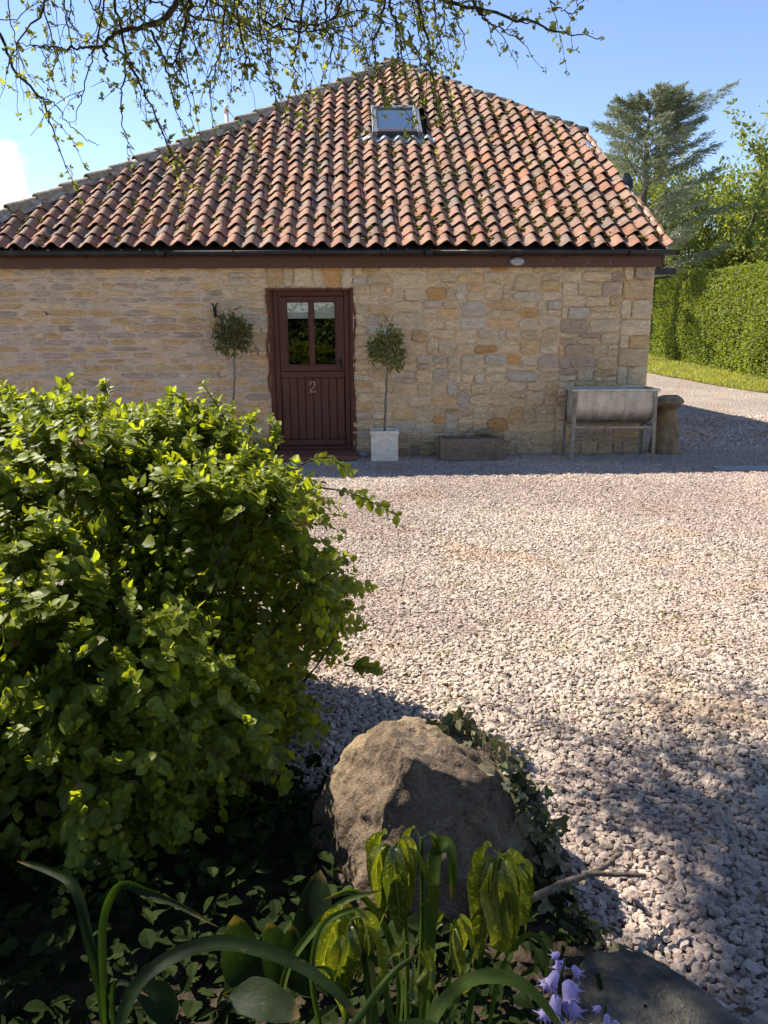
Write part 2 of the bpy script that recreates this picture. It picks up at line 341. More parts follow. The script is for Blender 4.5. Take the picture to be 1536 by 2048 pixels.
def m_bark(name, a, b, sc_=30):
    s = NT(name); p = s.pos(); n1 = s.noise(p, sc_, 6, 0.65, (1, 1, 0.35)); return s.pbr(s.mix(s.ramp(n1, 0.3, 0.7), a, b), 0.92, s.bump(n1, 0.02, 0.8), 0.1)
M['bark'] = m_bark('grey_bark', (0.075, 0.06, 0.048), (0.20, 0.17, 0.14)); M['twig'] = m_bark('brown_twig', (0.045, 0.032, 0.024), (0.115, 0.085, 0.062))
M['bay_stem'] = m_bark('bay_stem_bark', (0.15, 0.12, 0.09), (0.28, 0.23, 0.18))
M['dead_wood'] = m_bark('dead_wood', (0.12, 0.085, 0.06), (0.27, 0.21, 0.16), 60)
def m_leaf(name, transl=0.45, rough=0.5, tl=(1.35, 1.25, 0.35), spec=0.35, var=0.25, veins=False, coat=0.0):
    s = NT(name); c = s.attr(); p = s.pos(); n1 = s.noise(p, 40, 3)
    c = hsv(s, c, 0.5, 1.0, s.ramp(n1, 0.25, 0.75, 1 - var, 1 + var)); c = hsv(s, c, 0.5, 1.0, s.ramp(s.rand(), 0, 1, 0.8, 1.25))
    t = s.mix(1.0, c, tl, 'MULTIPLY'); t2 = s.n('Mix', data_type='RGBA', blend_type='MULTIPLY'); t2.clamp_result = False; t2.inputs[0].default_value = 1; s.l(c, t2.inputs[6]); t2.inputs[7].default_value = (*[x * 1.6 for x in tl], 1)
    return s.pbr(c, rough, s.bump(n1, 0.003, 0.4), spec, 0, t2.outputs[2], transl, coat)
M['leaf'] = m_leaf('shrub_leaf', 0.52, 0.5); M['leaf_far'] = m_leaf('tree_leaf', 0.35, 0.6); M['leaf_bud'] = m_leaf('spring_leaf', 0.5, 0.55)
M['leaf_bay'] = m_leaf('bay_leaf', 0.15, 0.4, (1.1, 1.2, 0.4), 0.45); M['needle'] = m_leaf('cedar_needle', 0.1, 0.65, (1, 1.1, 0.6), 0.2); M['leaf_ivy'] = m_leaf('ivy_leaf', 0.12, 0.62, (1.1, 1.2, 0.4), 0.15)
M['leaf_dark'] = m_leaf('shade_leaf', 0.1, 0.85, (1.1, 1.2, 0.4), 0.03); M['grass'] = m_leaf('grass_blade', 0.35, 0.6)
def m_strap(name, a, b):
    s = NT(name); p = s.n('UVMap').outputs[0]; st_n = s.noise(p, 6, 4, 0.6, (0.25, 7, 1)); n1 = s.noise(s.pos(), 14, 4); n2 = s.noise(s.pos(), 45, 5, 0.65); sp = s.n('SeparateXYZ'); s.l(p, sp.inputs[0])
    c = s.mix(s.ramp(n1, 0.3, 0.7), a, b); c = hsv(s, c, 0.5, 1, s.ramp(st_n, 0.25, 0.75, 0.72, 1.25))
    tip = s.ramp(s.math('ADD', sp.outputs['X'], s.math('MULTIPLY', n2, 0.9)), 3.95, 4.35); c = s.mix(s.math('MULTIPLY', tip, 0.85), c, (0.16, 0.10, 0.045)); c = s.mix(s.ramp(n2, 0.66, 0.74, 0, 0.6), c, (0.20, 0.17, 0.07))
    t2 = s.n('Mix', data_type='RGBA', blend_type='MULTIPLY'); t2.clamp_result = False; t2.inputs[0].default_value = 1; s.l(c, t2.inputs[6]); t2.inputs[7].default_value = (1.9, 2.1, 0.5, 1)
    return s.pbr(c, 0.48, s.bump(st_n, 0.0012, 0.6, s.bump(n1, 0.006, 0.4)), 0.18, 0, t2.outputs[2], 0.42)
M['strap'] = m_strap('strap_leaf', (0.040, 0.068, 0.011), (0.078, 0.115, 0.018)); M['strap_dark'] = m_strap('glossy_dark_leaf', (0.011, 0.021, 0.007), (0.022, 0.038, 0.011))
s = NT('spotted_laurel_leaf'); p = s.pos(); n1 = s.noise(p, 30, 3); n2 = s.noise(p, 95, 4, 0.65); n3 = s.noise(p, 210, 2, 0.5); uvx = s.n('UVMap').outputs[0]; sp = s.n('SeparateXYZ'); s.l(uvx, sp.inputs[0]); c = s.attr()
mid = s.ramp(s.math('ABSOLUTE', s.math('SUBTRACT', sp.outputs['Y'], 0.5), 0.0), 0.06, 0.02, 0, 0.7)
c = hsv(s, c, 0.5, 1, s.ramp(n1, 0.25, 0.75, 0.7, 1.3)); c = s.mix(s.ramp(n2, 0.57, 0.63, 0, 0.75), c, (0.36, 0.32, 0.07)); c = s.mix(s.ramp(n3, 0.64, 0.69, 0, 0.7), c, (0.42, 0.38, 0.10)); c = s.mix(mid, c, (0.26, 0.25, 0.07)); c = s.mix(s.ramp(n2, 0.36, 0.30, 0, 0.6), c, (0.10, 0.06, 0.02))
t2 = s.n('Mix', data_type='RGBA', blend_type='MULTIPLY'); t2.clamp_result = False; t2.inputs[0].default_value = 1; s.l(c, t2.inputs[6]); t2.inputs[7].default_value = (1.7, 1.7, 0.4, 1)
M['laurel'] = s.pbr(c, 0.33, s.bump(n1, 0.004, 0.5), 0.5, 0, t2.outputs[2], 0.4)
s = NT('bluebell_petal'); c = s.mix(s.noise(s.pos(), 60, 3), (0.46, 0.38, 0.70), (0.66, 0.57, 0.86)); M['bluebell'] = s.pbr(c, 0.6, None, 0.2, 0, c, 0.4)
s = NT('boulder_rock'); p = s.pos(); n1 = s.noise(p, 5, 7, 0.65); n2 = s.noise(p, 40, 6, 0.65); n3 = s.noise(p, 2.3, 4, 0.5)
c = s.mix(s.ramp(n1, 0.3, 0.7), (0.105, 0.072, 0.046), (0.27, 0.19, 0.12)); c = s.mix(s.ramp(n3, 0.50, 0.60, 0, 0.8), c, (0.44, 0.31, 0.16)); c = s.mix(s.ramp(n2, 0.60, 0.72, 0, 0.7), c, (0.36, 0.33, 0.28)); c = s.mix(s.ramp(n2, 0.42, 0.30, 0, 0.8), c, (0.035, 0.03, 0.025))
n8 = s.noise(p, 130, 5, 0.7); c = s.mix(s.ramp(n8, 0.58, 0.70, 0, 0.5), c, (0.33, 0.30, 0.24)); c = hsv(s, c, 0.5, 0.9, s.ramp(n8, 0.3, 0.7, 0.75, 1.2)); M['boulder'] = s.pbr(c, 0.93, s.bump(n8, 0.006, 0.9, s.bump(n2, 0.016, 1.0, s.bump(n1, 0.05, 0.8))), 0.12)
s = NT('grey_slab_stone'); p = s.pos(); n1 = s.noise(p, 6, 6, 0.62, (1, 1, 1)); n2 = s.noise(p, 60, 5); sp = s.n('SeparateXYZ'); s.l(p, sp.inputs[0])
c = s.mix(s.ramp(n1, 0.3, 0.7), (0.060, 0.056, 0.048), (0.15, 0.138, 0.112)); c = s.mix(s.ramp(s.math('ADD', sp.outputs['X'], s.math('MULTIPLY', n1, 0.15)), 0.86, 0.90, 0, 0.8), c, (0.34, 0.26, 0.15)); c = s.mix(s.ramp(n2, 0.62, 0.72, 0, 0.4), c, (0.33, 0.30, 0.24))
n8 = s.noise(p, 16, 6, 0.68); M['slab'] = s.pbr(s.mix(s.ramp(n8, 0.5, 0.68, 0, 0.5), c, (0.20, 0.165, 0.11)), 0.92, s.bump(n2, 0.008, 0.9, s.bump(n8, 0.04, 0.9)), 0.15)
def gravel_col(s, p, base):
    n3 = s.noise(p, 1.1, 4, 0.55); n4 = s.noise(p, 0.55, 3, 0.5, None, (3.3, 1.2, 0)); n5 = s.noise(p, 2.6, 4, 0.6, None, (7, 2, 0))
    c = s.mix(s.ramp(n3, 0.52, 0.68, 0, 0.6), base, (0.43, 0.30, 0.19)); c = s.mix(s.ramp(n5, 0.60, 0.72, 0, 0.4), c, (0.30, 0.27, 0.15))
    return s.mix(s.ramp(n4, 0.40, 0.60, 0, 0.42), c, (0.27, 0.20, 0.175))
s = NT('gravel_stone'); p = s.pos(); r = s.rand(); rr = s.n('ValToRGB'); s.l(r, rr.inputs[0]); e = rr.color_ramp.elements; e[0].position = 0; e[0].color = (0.26, 0.20, 0.165, 1); e[1].position = 1; e[1].color = (0.63, 0.53, 0.42, 1)
for pz, cc in ((0.25, (0.40, 0.322, 0.262)), (0.5, (0.49, 0.402, 0.325)), (0.8, (0.55, 0.455, 0.365)), (0.9, (0.44, 0.335, 0.26))): q = e.new(pz); q.color = (*cc, 1)
n2 = s.noise(p, 90, 4); c = gravel_col(s, p, rr.outputs[0]); c = hsv(s, c, 0.5, 1, s.ramp(n2, 0.25, 0.75, 0.8, 1.15)); M['gravel'] = s.pbr(c, 0.9, s.bump(n2, 0.003, 0.7), 0.15)
s = NT('gravel_bed'); p = s.pos(); vo = s.n('TexVoronoi'); vo.inputs['Scale'].default_value = 30; s.l(p, vo.inputs['Vector']); wn = s.n('TexWhiteNoise'); s.l(vo.outputs['Position'], wn.inputs['Vector'])
c = s.mix(wn.outputs['Value'], (0.26, 0.212, 0.173), (0.57, 0.48, 0.39)); c = gravel_col(s, p, c); c = s.mix(s.ramp(vo.outputs['Distance'], 0.45, 0.75, 0, 0.55), c, (0.08, 0.065, 0.06))
iv = s.math('SUBTRACT', 1.0, vo.outputs['Distance']); M['gravel_bed'] = s.pbr(c, 0.92, s.bump(iv, 0.03, 1.0), 0.1)
s = NT('field_grass'); p = s.pos(); n1 = s.noise(p, 0.8, 5); n2 = s.noise(p, 30, 4); c = s.mix(s.ramp(n1, 0.3, 0.7), (0.13, 0.14, 0.045), (0.20, 0.205, 0.075)); c = hsv(s, c, 0.5, 1, s.ramp(n2, 0.2, 0.8, 0.7, 1.3)); M['field'] = s.pbr(c, 0.95, s.bump(n2, 0.05), 0.1)
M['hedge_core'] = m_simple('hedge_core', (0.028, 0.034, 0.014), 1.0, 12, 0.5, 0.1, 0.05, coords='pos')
M['white_pvc'] = m_simple('white_flue', (0.7, 0.7, 0.68), 0.5, 20, 0.08, 0)
M['slat_grey'] = m_simple('grey_concrete', (0.30, 0.29, 0.275), 0.85, 25, 0.2, 0.004)
M['lamp_glass'] = m_simple('frosted_lamp_glass', (0.50, 0.46, 0.40), 0.35, 20, 0.1, 0.001, 0.5)

# ============================================================ ground
def terr(x, y): return 0.04 * np.clip(np.asarray(y, float) - 20, 0, 24) * np.ones_like(np.asarray(x, float))
def grid(xs, ys, zf, mask=None):
    X, Y = np.meshgrid(xs, ys); Z = zf(X, Y); V = np.stack([X, Y, Z], -1).reshape(-1, 3); nx = len(xs); i, j = np.meshgrid(np.arange(nx - 1), np.arange(len(ys) - 1))
    a = (j * nx + i).ravel(); F = np.stack([a, a + 1, a + nx + 1, a + nx], -1)
    if mask is not None: F = F[mask(V[F].mean(1))]
    return V, F
gx = np.array([-2500, -800, -250, -90, -45, -25, -12, -6, 0, 4, 8, 12, 16, 20, 30, 45, 90, 250, 800, 2500.0]); gy = np.array([-2500, -800, -250, -80, -30, -12, -6, -2, 2, 6, 10, 14, 18, 20, 22, 26, 30, 36, 44, 60, 100, 250, 800, 2500.0])
V, F = grid(gx, gy, lambda x, y: terr(x, y) - 0.02)
link('ground', mesh_np('ground', V, [F]), M['field'], kind='structure', label='grassy field ground all round the cottage')
_ey = [0, 9.7, 14, 19.1, 24.8, 32, 45]; _ex = [16, 14.5, 11.6, 9.7, 8.75, 8.3, 8.2]
def drive_r(y): return np.interp(y, _ey, _ex)
def drive_l(y): return np.where(np.asarray(y) < 9.9, -9.0, 3.0)
ys = np.concatenate([np.linspace(-1.5, 9.88, 16), np.linspace(9.92, 44, 30)]); t = np.linspace(0, 1, 15); V = []
for y in ys:
    x = drive_l(y) + (drive_r(y) - drive_l(y)) * t; V.append(np.stack([x, np.full_like(x, y), terr(x, y) - 0.006], -1))
V = np.concatenate(V); n = len(t); i, j = np.meshgrid(np.arange(n - 1), np.arange(len(ys) - 1)); a = (j * n + i).ravel()
link('driveway', mesh_np('driveway', V, [np.stack([a, a + 1, a + n + 1, a + n], -1)]), M['gravel_bed'], kind='structure', label='pale pinkish gravel driveway in front of the cottage')
_by = [-2, 1.05, 1.35, 1.65, 2.0, 2.3, 2.6, 3.0, 3.4, 3.8, 4.3]; _bx = [1.05, 0.98, 0.80, 0.58, 0.33, -0.22, -0.50, -0.75, -1.2, -2.6, -9]
def bed_r(y): return np.interp(y, _by, _bx)
def bed_z(x, y):
    p = np.stack([x, y, x * 0], -1); return np.clip((bed_r(y) - x) / 0.16, -0.4, 1) * 0.06 - 0.012 + 0.012 * fbm(p, 6, 2) * (bed_r(y) > x)
V, F = grid(np.linspace(-6, 1.2, 120), np.linspace(-2, 4.2, 104), bed_z, lambda c: c[:, 0] < bed_r(c[:, 1]) + 0.06)
link('flower_bed', mesh_np('flower_bed', V, [F], None, True), M['soil'], kind='structure', label='dark soil of the shaded flower bed')
# --- real gravel stones: one countless mass, instanced from five angular stones
def gpts(y0, y1, sp, size):
    ny = int((y1 - y0) / sp); P = []
    for k in range(ny):
        y = y0 + k * sp; xl = max(-1.9, -0.3 * y) if y < 9.3 else (-1.2 if y < 9.75 else 3.35); xr = min(0.58 * y + 0.55, float(drive_r(y)) - 0.1)
        n = int((xr - xl) / sp)
        if n > 0: P.append(np.stack([xl + np.arange(n) * sp, np.full(n, y)], -1))
    P = np.concatenate(P); P += rng.uniform(-0.62, 0.62, P.shape) * sp
    P = P[(P[:, 0] > bed_r(P[:, 1]) - 0.05)]
    S = size * np.exp(rng.normal(0, 0.26, len(P)))
    return P, S
A = [gpts(1.15, 2.3, 0.0185, 0.0113), gpts(2.3, 3.2, 0.0165, 0.0098), gpts(3.2, 5.2, 0.0145, 0.0084), gpts(5.2, 10.2, 0.0158, 0.0088), gpts(10.2, 14.0, 0.036, 0.016)]
GP = np.concatenate([a[0] for a in A]); GS = np.concatenate([a[1] for a in A]); n = len(GP)
gz = 0.002 + rng.uniform(-0.001, 0.005, n) + 0.012 * fbm(np.stack([GP[:, 0], GP[:, 1], GP[:, 0] * 0], -1), 2.2, 4)
me = bpy.data.meshes.new('gravel'); me.vertices.add(n); me.vertices.foreach_set('co', np.stack([GP[:, 0], GP[:, 1], gz], -1).astype(np.float32).ravel())
me.attributes.new('rot', 'FLOAT_VECTOR', 'POINT').data.foreach_set('vector', (rng.uniform(-0.5, 0.5, (n, 3)) * np.array([1.0, 1.0, 12.0])).astype(np.float32).ravel())
me.attributes.new('scl', 'FLOAT_VECTOR', 'POINT').data.foreach_set('vector', (GS[:, None] * rng.uniform(0.72, 1.28, (n, 3)) * np.stack([np.full(n, 1.12), np.full(n, 0.98), np.interp(GP[:, 1], [2.4, 4.0], [0.66, 0.50])], -1)).astype(np.float32).ravel())
me.attributes.new('idx', 'INT', 'POINT').data.foreach_set('value', rng.integers(0, 6, n).astype(np.int32))
gravel = link('gravel', me, M['gravel'], kind='stuff', label='loose pinkish grey gravel stones covering the drive', cat='gravel')
ng = bpy.data.node_groups.new('gravel_scatter', 'GeometryNodeTree'); ng.interface.new_socket('Geometry', in_out='INPUT', socket_type='NodeSocketGeometry'); ng.interface.new_socket('Geometry', in_out='OUTPUT', socket_type='NodeSocketGeometry')
N = ng.nodes.new; gi = N('NodeGroupInput'); go = N('NodeGroupOutput'); jn = N('GeometryNodeJoinGeometry'); ps = N('GeometryNodeInputPosition'); LK = ng.links.new
for k in range(6):
    ic = N('GeometryNodeMeshIcoSphere'); ic.inputs['Subdivisions'].default_value = 2; ic.inputs['Radius'].default_value = 1
    ad = N('ShaderNodeVectorMath'); ad.operation = 'ADD'; ad.inputs[1].default_value = (k * 3.7, k * 1.9, -k * 2.3); LK(ps.outputs[0], ad.inputs[0])
    no = N('ShaderNodeTexNoise'); no.inputs['Scale'].default_value = 1.05; no.inputs['Detail'].default_value = 1; LK(ad.outputs[0], no.inputs['Vector'])
    sb = N('ShaderNodeVectorMath'); sb.operation = 'SUBTRACT'; sb.inputs[1].default_value = (0.5, 0.5, 0.5); LK(no.outputs['Color'], sb.inputs[0])
    sl = N('ShaderNodeVectorMath'); sl.operation = 'SCALE'; sl.inputs['Scale'].default_value = 1.9; LK(sb.outputs[0], sl.inputs[0])
    st = N('GeometryNodeSetPosition'); LK(ic.outputs['Mesh'], st.inputs['Geometry']); LK(sl.outputs[0], st.inputs['Offset'])
    sm = N('GeometryNodeSetMaterial'); sm.inputs['Material'].default_value = M['gravel']; LK(st.outputs[0], sm.inputs['Geometry'])
    ti = N('GeometryNodeGeometryToInstance'); LK(sm.outputs[0], ti.inputs[0]); LK(ti.outputs[0], jn.inputs[0])
def nattr(nm, ty): q = N('GeometryNodeInputNamedAttribute'); q.data_type = ty; q.inputs['Name'].default_value = nm; return q.outputs['Attribute']
io = N('GeometryNodeInstanceOnPoints'); io.inputs['Pick Instance'].default_value = True; er = N('FunctionNodeEulerToRotation')
LK(nattr('rot', 'FLOAT_VECTOR'), er.inputs[0]); LK(er.outputs[0], io.inputs['Rotation']); LK(nattr('scl', 'FLOAT_VECTOR'), io.inputs['Scale']); LK(nattr('idx', 'INT'), io.inputs['Instance Index'])
LK(gi.outputs[0], io.inputs['Points']); LK(jn.outputs[0], io.inputs['Instance']); LK(io.outputs[0], go.inputs[0])
md = gravel.modifiers.new('scatter', 'NODES'); md.node_group = ng

# ============================================================ cottage
cot = thing('cottage', 'stone cottage with red pantile roof and dark brown half-glazed door', 'cottage', HOUSE_O, HOUSE_A)
WX0, WX1, WTOP = -7.2, 3.34, 2.44
DX0, DX1, DTOP, DBOT = -1.40, -0.365, 2.07, 0.10
# wall backing in mortar: front sheet with relief + solid behind
def wall_y(x, z):
    p = np.stack([x, x * 0, z], -1); return 0.006 * fbm(p, 5, 3) + 0.004 * fbm(p, 19, 8) + np.interp(x, [-2.2, -1.6, 2.0, 2.4], [0.000, 0.005, 0.006, 0.012])
xs = np.unique(np.round(np.concatenate([np.arange(WX0, WX1, 0.05), [DX0, DX1, WX1]]), 4)); zs = np.unique(np.round(np.concatenate([np.arange(-0.1, WTOP, 0.05), [DTOP, WTOP]]), 4))
X, Z = np.meshgrid(xs, zs); V = np.stack([X, wall_y(X, Z), Z], -1).reshape(-1, 3); nx = len(xs); i, j = np.meshgrid(np.arange(nx - 1), np.arange(len(zs) - 1)); a = (j * nx + i).ravel(); F = np.stack([a, a + 1, a + nx + 1, a + nx], -1)
c = V[F].mean(1); F = F[~((c[:, 0] > DX0) & (c[:, 0] < DX1) & (c[:, 2] < DTOP))]
mb = MB(); mb.add(V, F); mb.box(WX0, DX0, 0.04, 0.45, -0.1, WTOP); mb.box(DX1, WX1 - 0.01, 0.04, 0.45, -0.1, WTOP); mb.box(DX0, DX1, 0.04, 0.45, DTOP, WTOP)
mb.box(WX1 - 0.45, WX1 - 0.014, 0.46, 2.7, -0.1, 2.62); mb.box(WX1 - 0.45, WX1 - 0.014, 2.7, 15, -0.1, 4.12); mb.box(WX0, WX0 + 0.4, 0.45, 15, -0.1, 2.4); mb.box(WX0 + 0.4, WX1 - 0.45, 14.6, 15, -0.1, 4.0)
wall = mb.build('wall', M['mortar'], cot)
# --- stones
OC, TAN, GRY, LIL, BUF, RED = (0.67, 0.44, 0.215), (0.68, 0.49, 0.28), (0.59, 0.475, 0.345), (0.59, 0.445, 0.33), (0.74, 0.555, 0.335), (0.60, 0.33, 0.13)
cells = []      # x0,x1,z0,z1,region
def rows_fill(x0, x1, z0, z1, hmin, hmax, wmin, wmax, reg):
    z = z0
    while z < z1 - 0.02:
        h = random.uniform(hmin, hmax)
        if z + h > z1 - hmin * 0.6: h = z1 - z
        x = x0 - random.uniform(0, wmin)
        while x < x1:
            wd = random.uniform(wmin, wmax) * (1.25 if random.random() < 0.15 else 1)
            a, b = max(x, x0), min(x + wd, x1)
            if x1 - b < wmin * 0.45: b = x1; wd = 99
            if b - a > 0.05:
                if reg != 'A' and h > 0.13 and random.random() < 0.22:
                    q = z + h * random.uniform(0.35, 0.65); cells.append((a, b, z, q, reg)); cells.append((a, b, q, z + h, reg))
                else: cells.append((a, b, z, z + h, reg))
            x += wd
        z += h
def guill(x0, x1, z0, z1, reg):
    w_, h_ = x1 - x0, z1 - z0
    if h_ > 0.23 or (h_ > 0.15 and random.random() < 0.5):
        q = z0 + h_ * random.uniform(0.33, 0.67)
        if w_ > 0.50 or (w_ > 0.32 and random.random() < 0.5): q = x0 + w_ * random.uniform(0.35, 0.65); guill(x0, q, z0, z1, reg); guill(q, x1, z0, z1, reg)
        else: guill(x0, x1, z0, q, reg); guill(x0, x1, q, z1, reg)
    elif w_ > 0.44 or (w_ > 0.28 and random.random() < 0.3): q = x0 + w_ * random.uniform(0.35, 0.65); guill(x0, q, z0, z1, reg); guill(q, x1, z0, z1, reg)
    else: cells.append((x0, x1, z0, z1, reg))
rows_fill(WX0, -1.95, 0.0, WTOP - 0.06, 0.062, 0.095, 0.16, 0.46, 'A')
rows_fill(-1.95, DX0 - 0.01, 0.0, 1.55, 0.08, 0.12, 0.16, 0.36, 'A')
rows_fill(-1.95, DX0 - 0.01, 1.55, WTOP - 0.06, 0.10, 0.19, 0.18, 0.4, 'B')
rows_fill(DX0 - 0.01, DX1 + 0.01, DTOP + 0.005, WTOP - 0.06, 0.26, 0.28, 0.10, 0.26, 'B')
rows_fill(DX1 + 0.01, 0.12, 0.0, WTOP - 0.06, 0.085, 0.16, 0.16, 0.40, 'B')
z = 0.0
while z < WTOP - 0.07:
    h = min(random.uniform(0.22, 0.38), WTOP - 0.06 - z)
    if WTOP - 0.06 - z - h < 0.1: h = WTOP - 0.06 - z
    x = 0.12
    while x < 2.15:
        wd = min(random.uniform(0.4, 0.9), 2.2 - x)
        if 2.2 - x - wd < 0.2: wd = 2.2 - x
        guill(x, x + wd, z, z + h, 'B'); x += wd
    z += h
rows_fill(2.2, 2.95, 0.0, WTOP - 0.06, 0.11, 0.19, 0.18, 0.40, 'C')
z = 0.0; k = 0
while z < WTOP - 0.08:
    h = random.uniform(0.15, 0.24); h = WTOP - 0.06 - z if WTOP - 0.06 - z - h < 0.1 else h
    q = 2.95 if k % 2 else 3.08; cells.append((q, WX1 - 0.004, z, z + h, 'Q'))
    if q > 3: cells.append((2.95, q, z, z + h, 'C'))
    z += h; k += 1
def warp(x, z, amp):
    p = np.stack([x, x * 0 + 1.3, z], -1); return x + amp * wob(p, 5.2, 1.0), z + amp * wob(p, 4.6, 9.0) * 0.8
def stone(cell, k):
    x0, x1, z0, z1, reg = cell; cx, cz, hw, hh = (x0 + x1) / 2, (z0 + z1) / 2, (x1 - x0) / 2, (z1 - z0) / 2
    jt = {'A': 0.009, 'B': 0.007, 'C': 0.006, 'Q': 0.005}[reg]; hw -= jt * random.uniform(0.5, 1.5); hh -= jt * random.uniform(0.45, 1.15)
    ex = {'A': random.uniform(3.5, 9), 'B': random.uniform(3.6, 10), 'C': random.uniform(6, 14), 'Q': 12}[reg]
    m = 14; an = (np.arange(m) + 0.5) / m * 2 * np.pi; ca, sa = np.cos(an), np.sin(an)
    # angles spread by aspect so corners stay filled
    an = np.arctan2(sa * hh ** 0.6, ca * hw ** 0.6); ca, sa = np.cos(an), np.sin(an)
    r = (np.abs(ca / hw) ** ex + np.abs(sa / hh) ** ex) ** (-1 / ex) if True else 1
    r = r * (1 + rng.normal(0, {'A': 0.055, 'B': 0.06, 'C': 0.03, 'Q': 0.015}[reg], m))
    sh = rng.normal(0, {'A': 0.05, 'B': 0.10, 'C': 0.03, 'Q': 0.0}[reg])
    ox, oz = r * ca, r * sa; ox = ox + sh * oz; wa = {'A': 0.012, 'B': 0.026, 'C': 0.008, 'Q': 0.0}[reg]
    d = random.uniform(0.003, 0.011) if reg == 'A' else random.uniform(0.008, 0.024)
    if reg == 'Q': d = random.uniform(0.016, 0.026)
    if reg == 'A' and -3.0 < cx < -1.9 and 0.55 < cz < 0.86 and random.random() < 0.6: d = -0.02    # eroded stones
    V = []
    tx, tz = rng.normal(0, 0.05), rng.normal(0, 0.10)
    for sc_, y in ((1.0, 0.03), (1.0, -d * 0.35), (0.87, -d), (0.45, -d * 1.1)):
        X, Z = warp(cx + ox * sc_, cz + oz * sc_, wa); yy = np.full(m, float(y))
        if y < 0.01 and sc_ < 1: yy = yy + tx * (X - cx) * 0.8 + tz * (Z - cz) * 0.8 + rng.normal(0, 0.0034, m)
        if reg == 'Q': X = np.minimum(X, WX1 + 0.012)
        V.append(np.stack([X, yy, Z], -1))
    V = np.concatenate(V); F = []
    for q in range(3): F += [[q * m + i, q * m + (i + 1) % m, (q + 1) * m + (i + 1) % m, (q + 1) * m + i] for i in range(m)]
    b = 3 * m; F4 = F; T = [[b, b + i, b + i + 1] for i in range(1, m - 1)]
    if reg == 'A': col = random.choices([OC, TAN, GRY, LIL, (0.50, 0.37, 0.26)], [5, 4, 2.5, 3, 3])[0]
    elif reg == 'B': col = random.choices([OC, TAN, GRY, BUF, RED, LIL], [1.5, 6, 2.4, 7, 0.25, 0.6])[0]
    else: col = random.choices([OC, TAN, GRY, BUF, (0.50, 0.36, 0.24)], [2.5, 5, 0.9 if reg == 'C' else 0, 4, 3])[0]
    if reg == 'A' and cx < -3 and random.random() < 0.2: col = LIL
    col = np.array(col) * random.uniform(0.86, 1.14); col = col * min(1.0, 0.74 / col.max())
    if cz < 0.25: col = col * random.uniform(0.7, 0.95)          # footing course in darker tones
    return V, F4, T, col
def seen(cell):
    x0, x1, z0, z1, reg = cell; hid = (x0 < -1.55 and z0 < 0.45) or x0 < -5.4
    return (0 if hid else 1) * (x1 - x0) * (z1 - z0)
order = sorted(cells, key=seen, reverse=True); rest = MB()
for k, cell in enumerate(order):
    if DX0 - 0.008 < (cell[0] + cell[1]) / 2 < DX1 + 0.008 and cell[3] < DTOP: continue
    V, F4, T, col = stone(cell, k)
    if k < 300: link('stone', mesh_np('stone', V, [F4, T], col, False), M['stone'], wall)
    else: n0 = rest.n; rest.add(V, F4, col); rest.F[3].append(np.array(T) + n0)
rest.build('small_stone', M['stone'], wall, kind='stuff')
# --- painted reveals (wavy fillets), frame, door
rv = MB(); zz = np.linspace(0.0, DTOP + 0.004, 40)
for sgn, xi, xo in ((1, -1.335, DX0 - 0.012), (-1, -0.425, DX1 + 0.012)):
    wv_ = 0.014 * np.sin(zz * 5.5 + sgn) + 0.009 * np.sin(zz * 13 + 2 * sgn) + np.repeat(rng.normal(0, 0.006, 10), 4); xo_ = xo - sgn * wv_
    A_ = np.stack([np.full(40, xi), np.full(40, 0.13), zz], -1); B_ = np.stack([(xi + xo_) / 2, np.full(40, 0.03) + rng.normal(0, 0.004, 40), zz], -1); C_ = np.stack([xo_, np.full(40, -0.024), zz], -1); D_ = np.stack([xo_ - sgn * 0.004, np.full(40, 0.01), zz], -1)
    V = np.concatenate([A_, B_, C_, D_]); F = [[q * 40 + i, q * 40 + i + 1, (q + 1) * 40 + i + 1, (q + 1) * 40 + i] for q in range(3) for i in range(39)]; rv.add(V, F)
rv.box(DX0 - 0.004, DX1 + 0.004, -0.018, 0.13, DTOP - 0.022, DTOP + 0.004)
rv.build('door_reveal', M['reveal'], cot)
fr_ = link('door_frame', None, None, cot)
for nm, a in (('jamb', (-1.345, -1.285, 0.085, 0.17, 0.1, 2.05)), ('jamb', (-0.475, -0.415, 0.085, 0.17, 0.1, 2.05)), ('head', (-1.285, -0.475, 0.085, 0.17, 1.985, 2.05)), ('threshold', (-1.33, -0.40, 0.045, 0.17, 0.09, 0.135))):
    MB().box(*a, b=0.006).build(nm, M['door'], fr_)
door = link('door', None, None, cot); dx0, dx1 = -1.281, -0.479; DY = 0.10; zs_ = hpl(630, 742, DY).z; zb = 0.142
def dbox(nm, x0, x1, z0, z1, y0=DY, y1=DY + 0.045, mat='door', b=0.005): return MB().box(x0, x1, y0, y1, z0, z1, b=b).build(nm, M[mat], door)
pxl, pxm0, pxm1, pxr = dx0 + 0.095, -0.905, -0.855, dx1 - 0.10; pz0, pz1 = hpl(590, 731, DY).z, hpl(590, 603, DY).z
dbox('stile', dx0, pxl, zs_, 1.98); dbox('stile', pxr, dx1, zs_, 1.98); dbox('top_rail', pxl, pxr, pz1, 1.98); dbox('mid_rail', pxl, pxr, zs_, pz0); dbox('mullion', pxm0, pxm1, pz0, pz1)
dbox('lower_rail', dx0 + 0.002, dx1 - 0.002, zs_ - 0.085, zs_ - 0.006, DY - 0.004); dbox('weather_bar', dx0 + 0.002, dx1 - 0.002, zb, zb + 0.075, DY - 0.025)
npl = 8; pw = (dx1 - dx0 - 0.01) / npl
for k in range(npl): dbox('plank', dx0 + 0.005 + k * pw + 0.0035, dx0 + 0.005 + (k + 1) * pw - 0.0035, zb + 0.076, zs_ - 0.086, DY + 0.004, DY + 0.04, b=0.006)
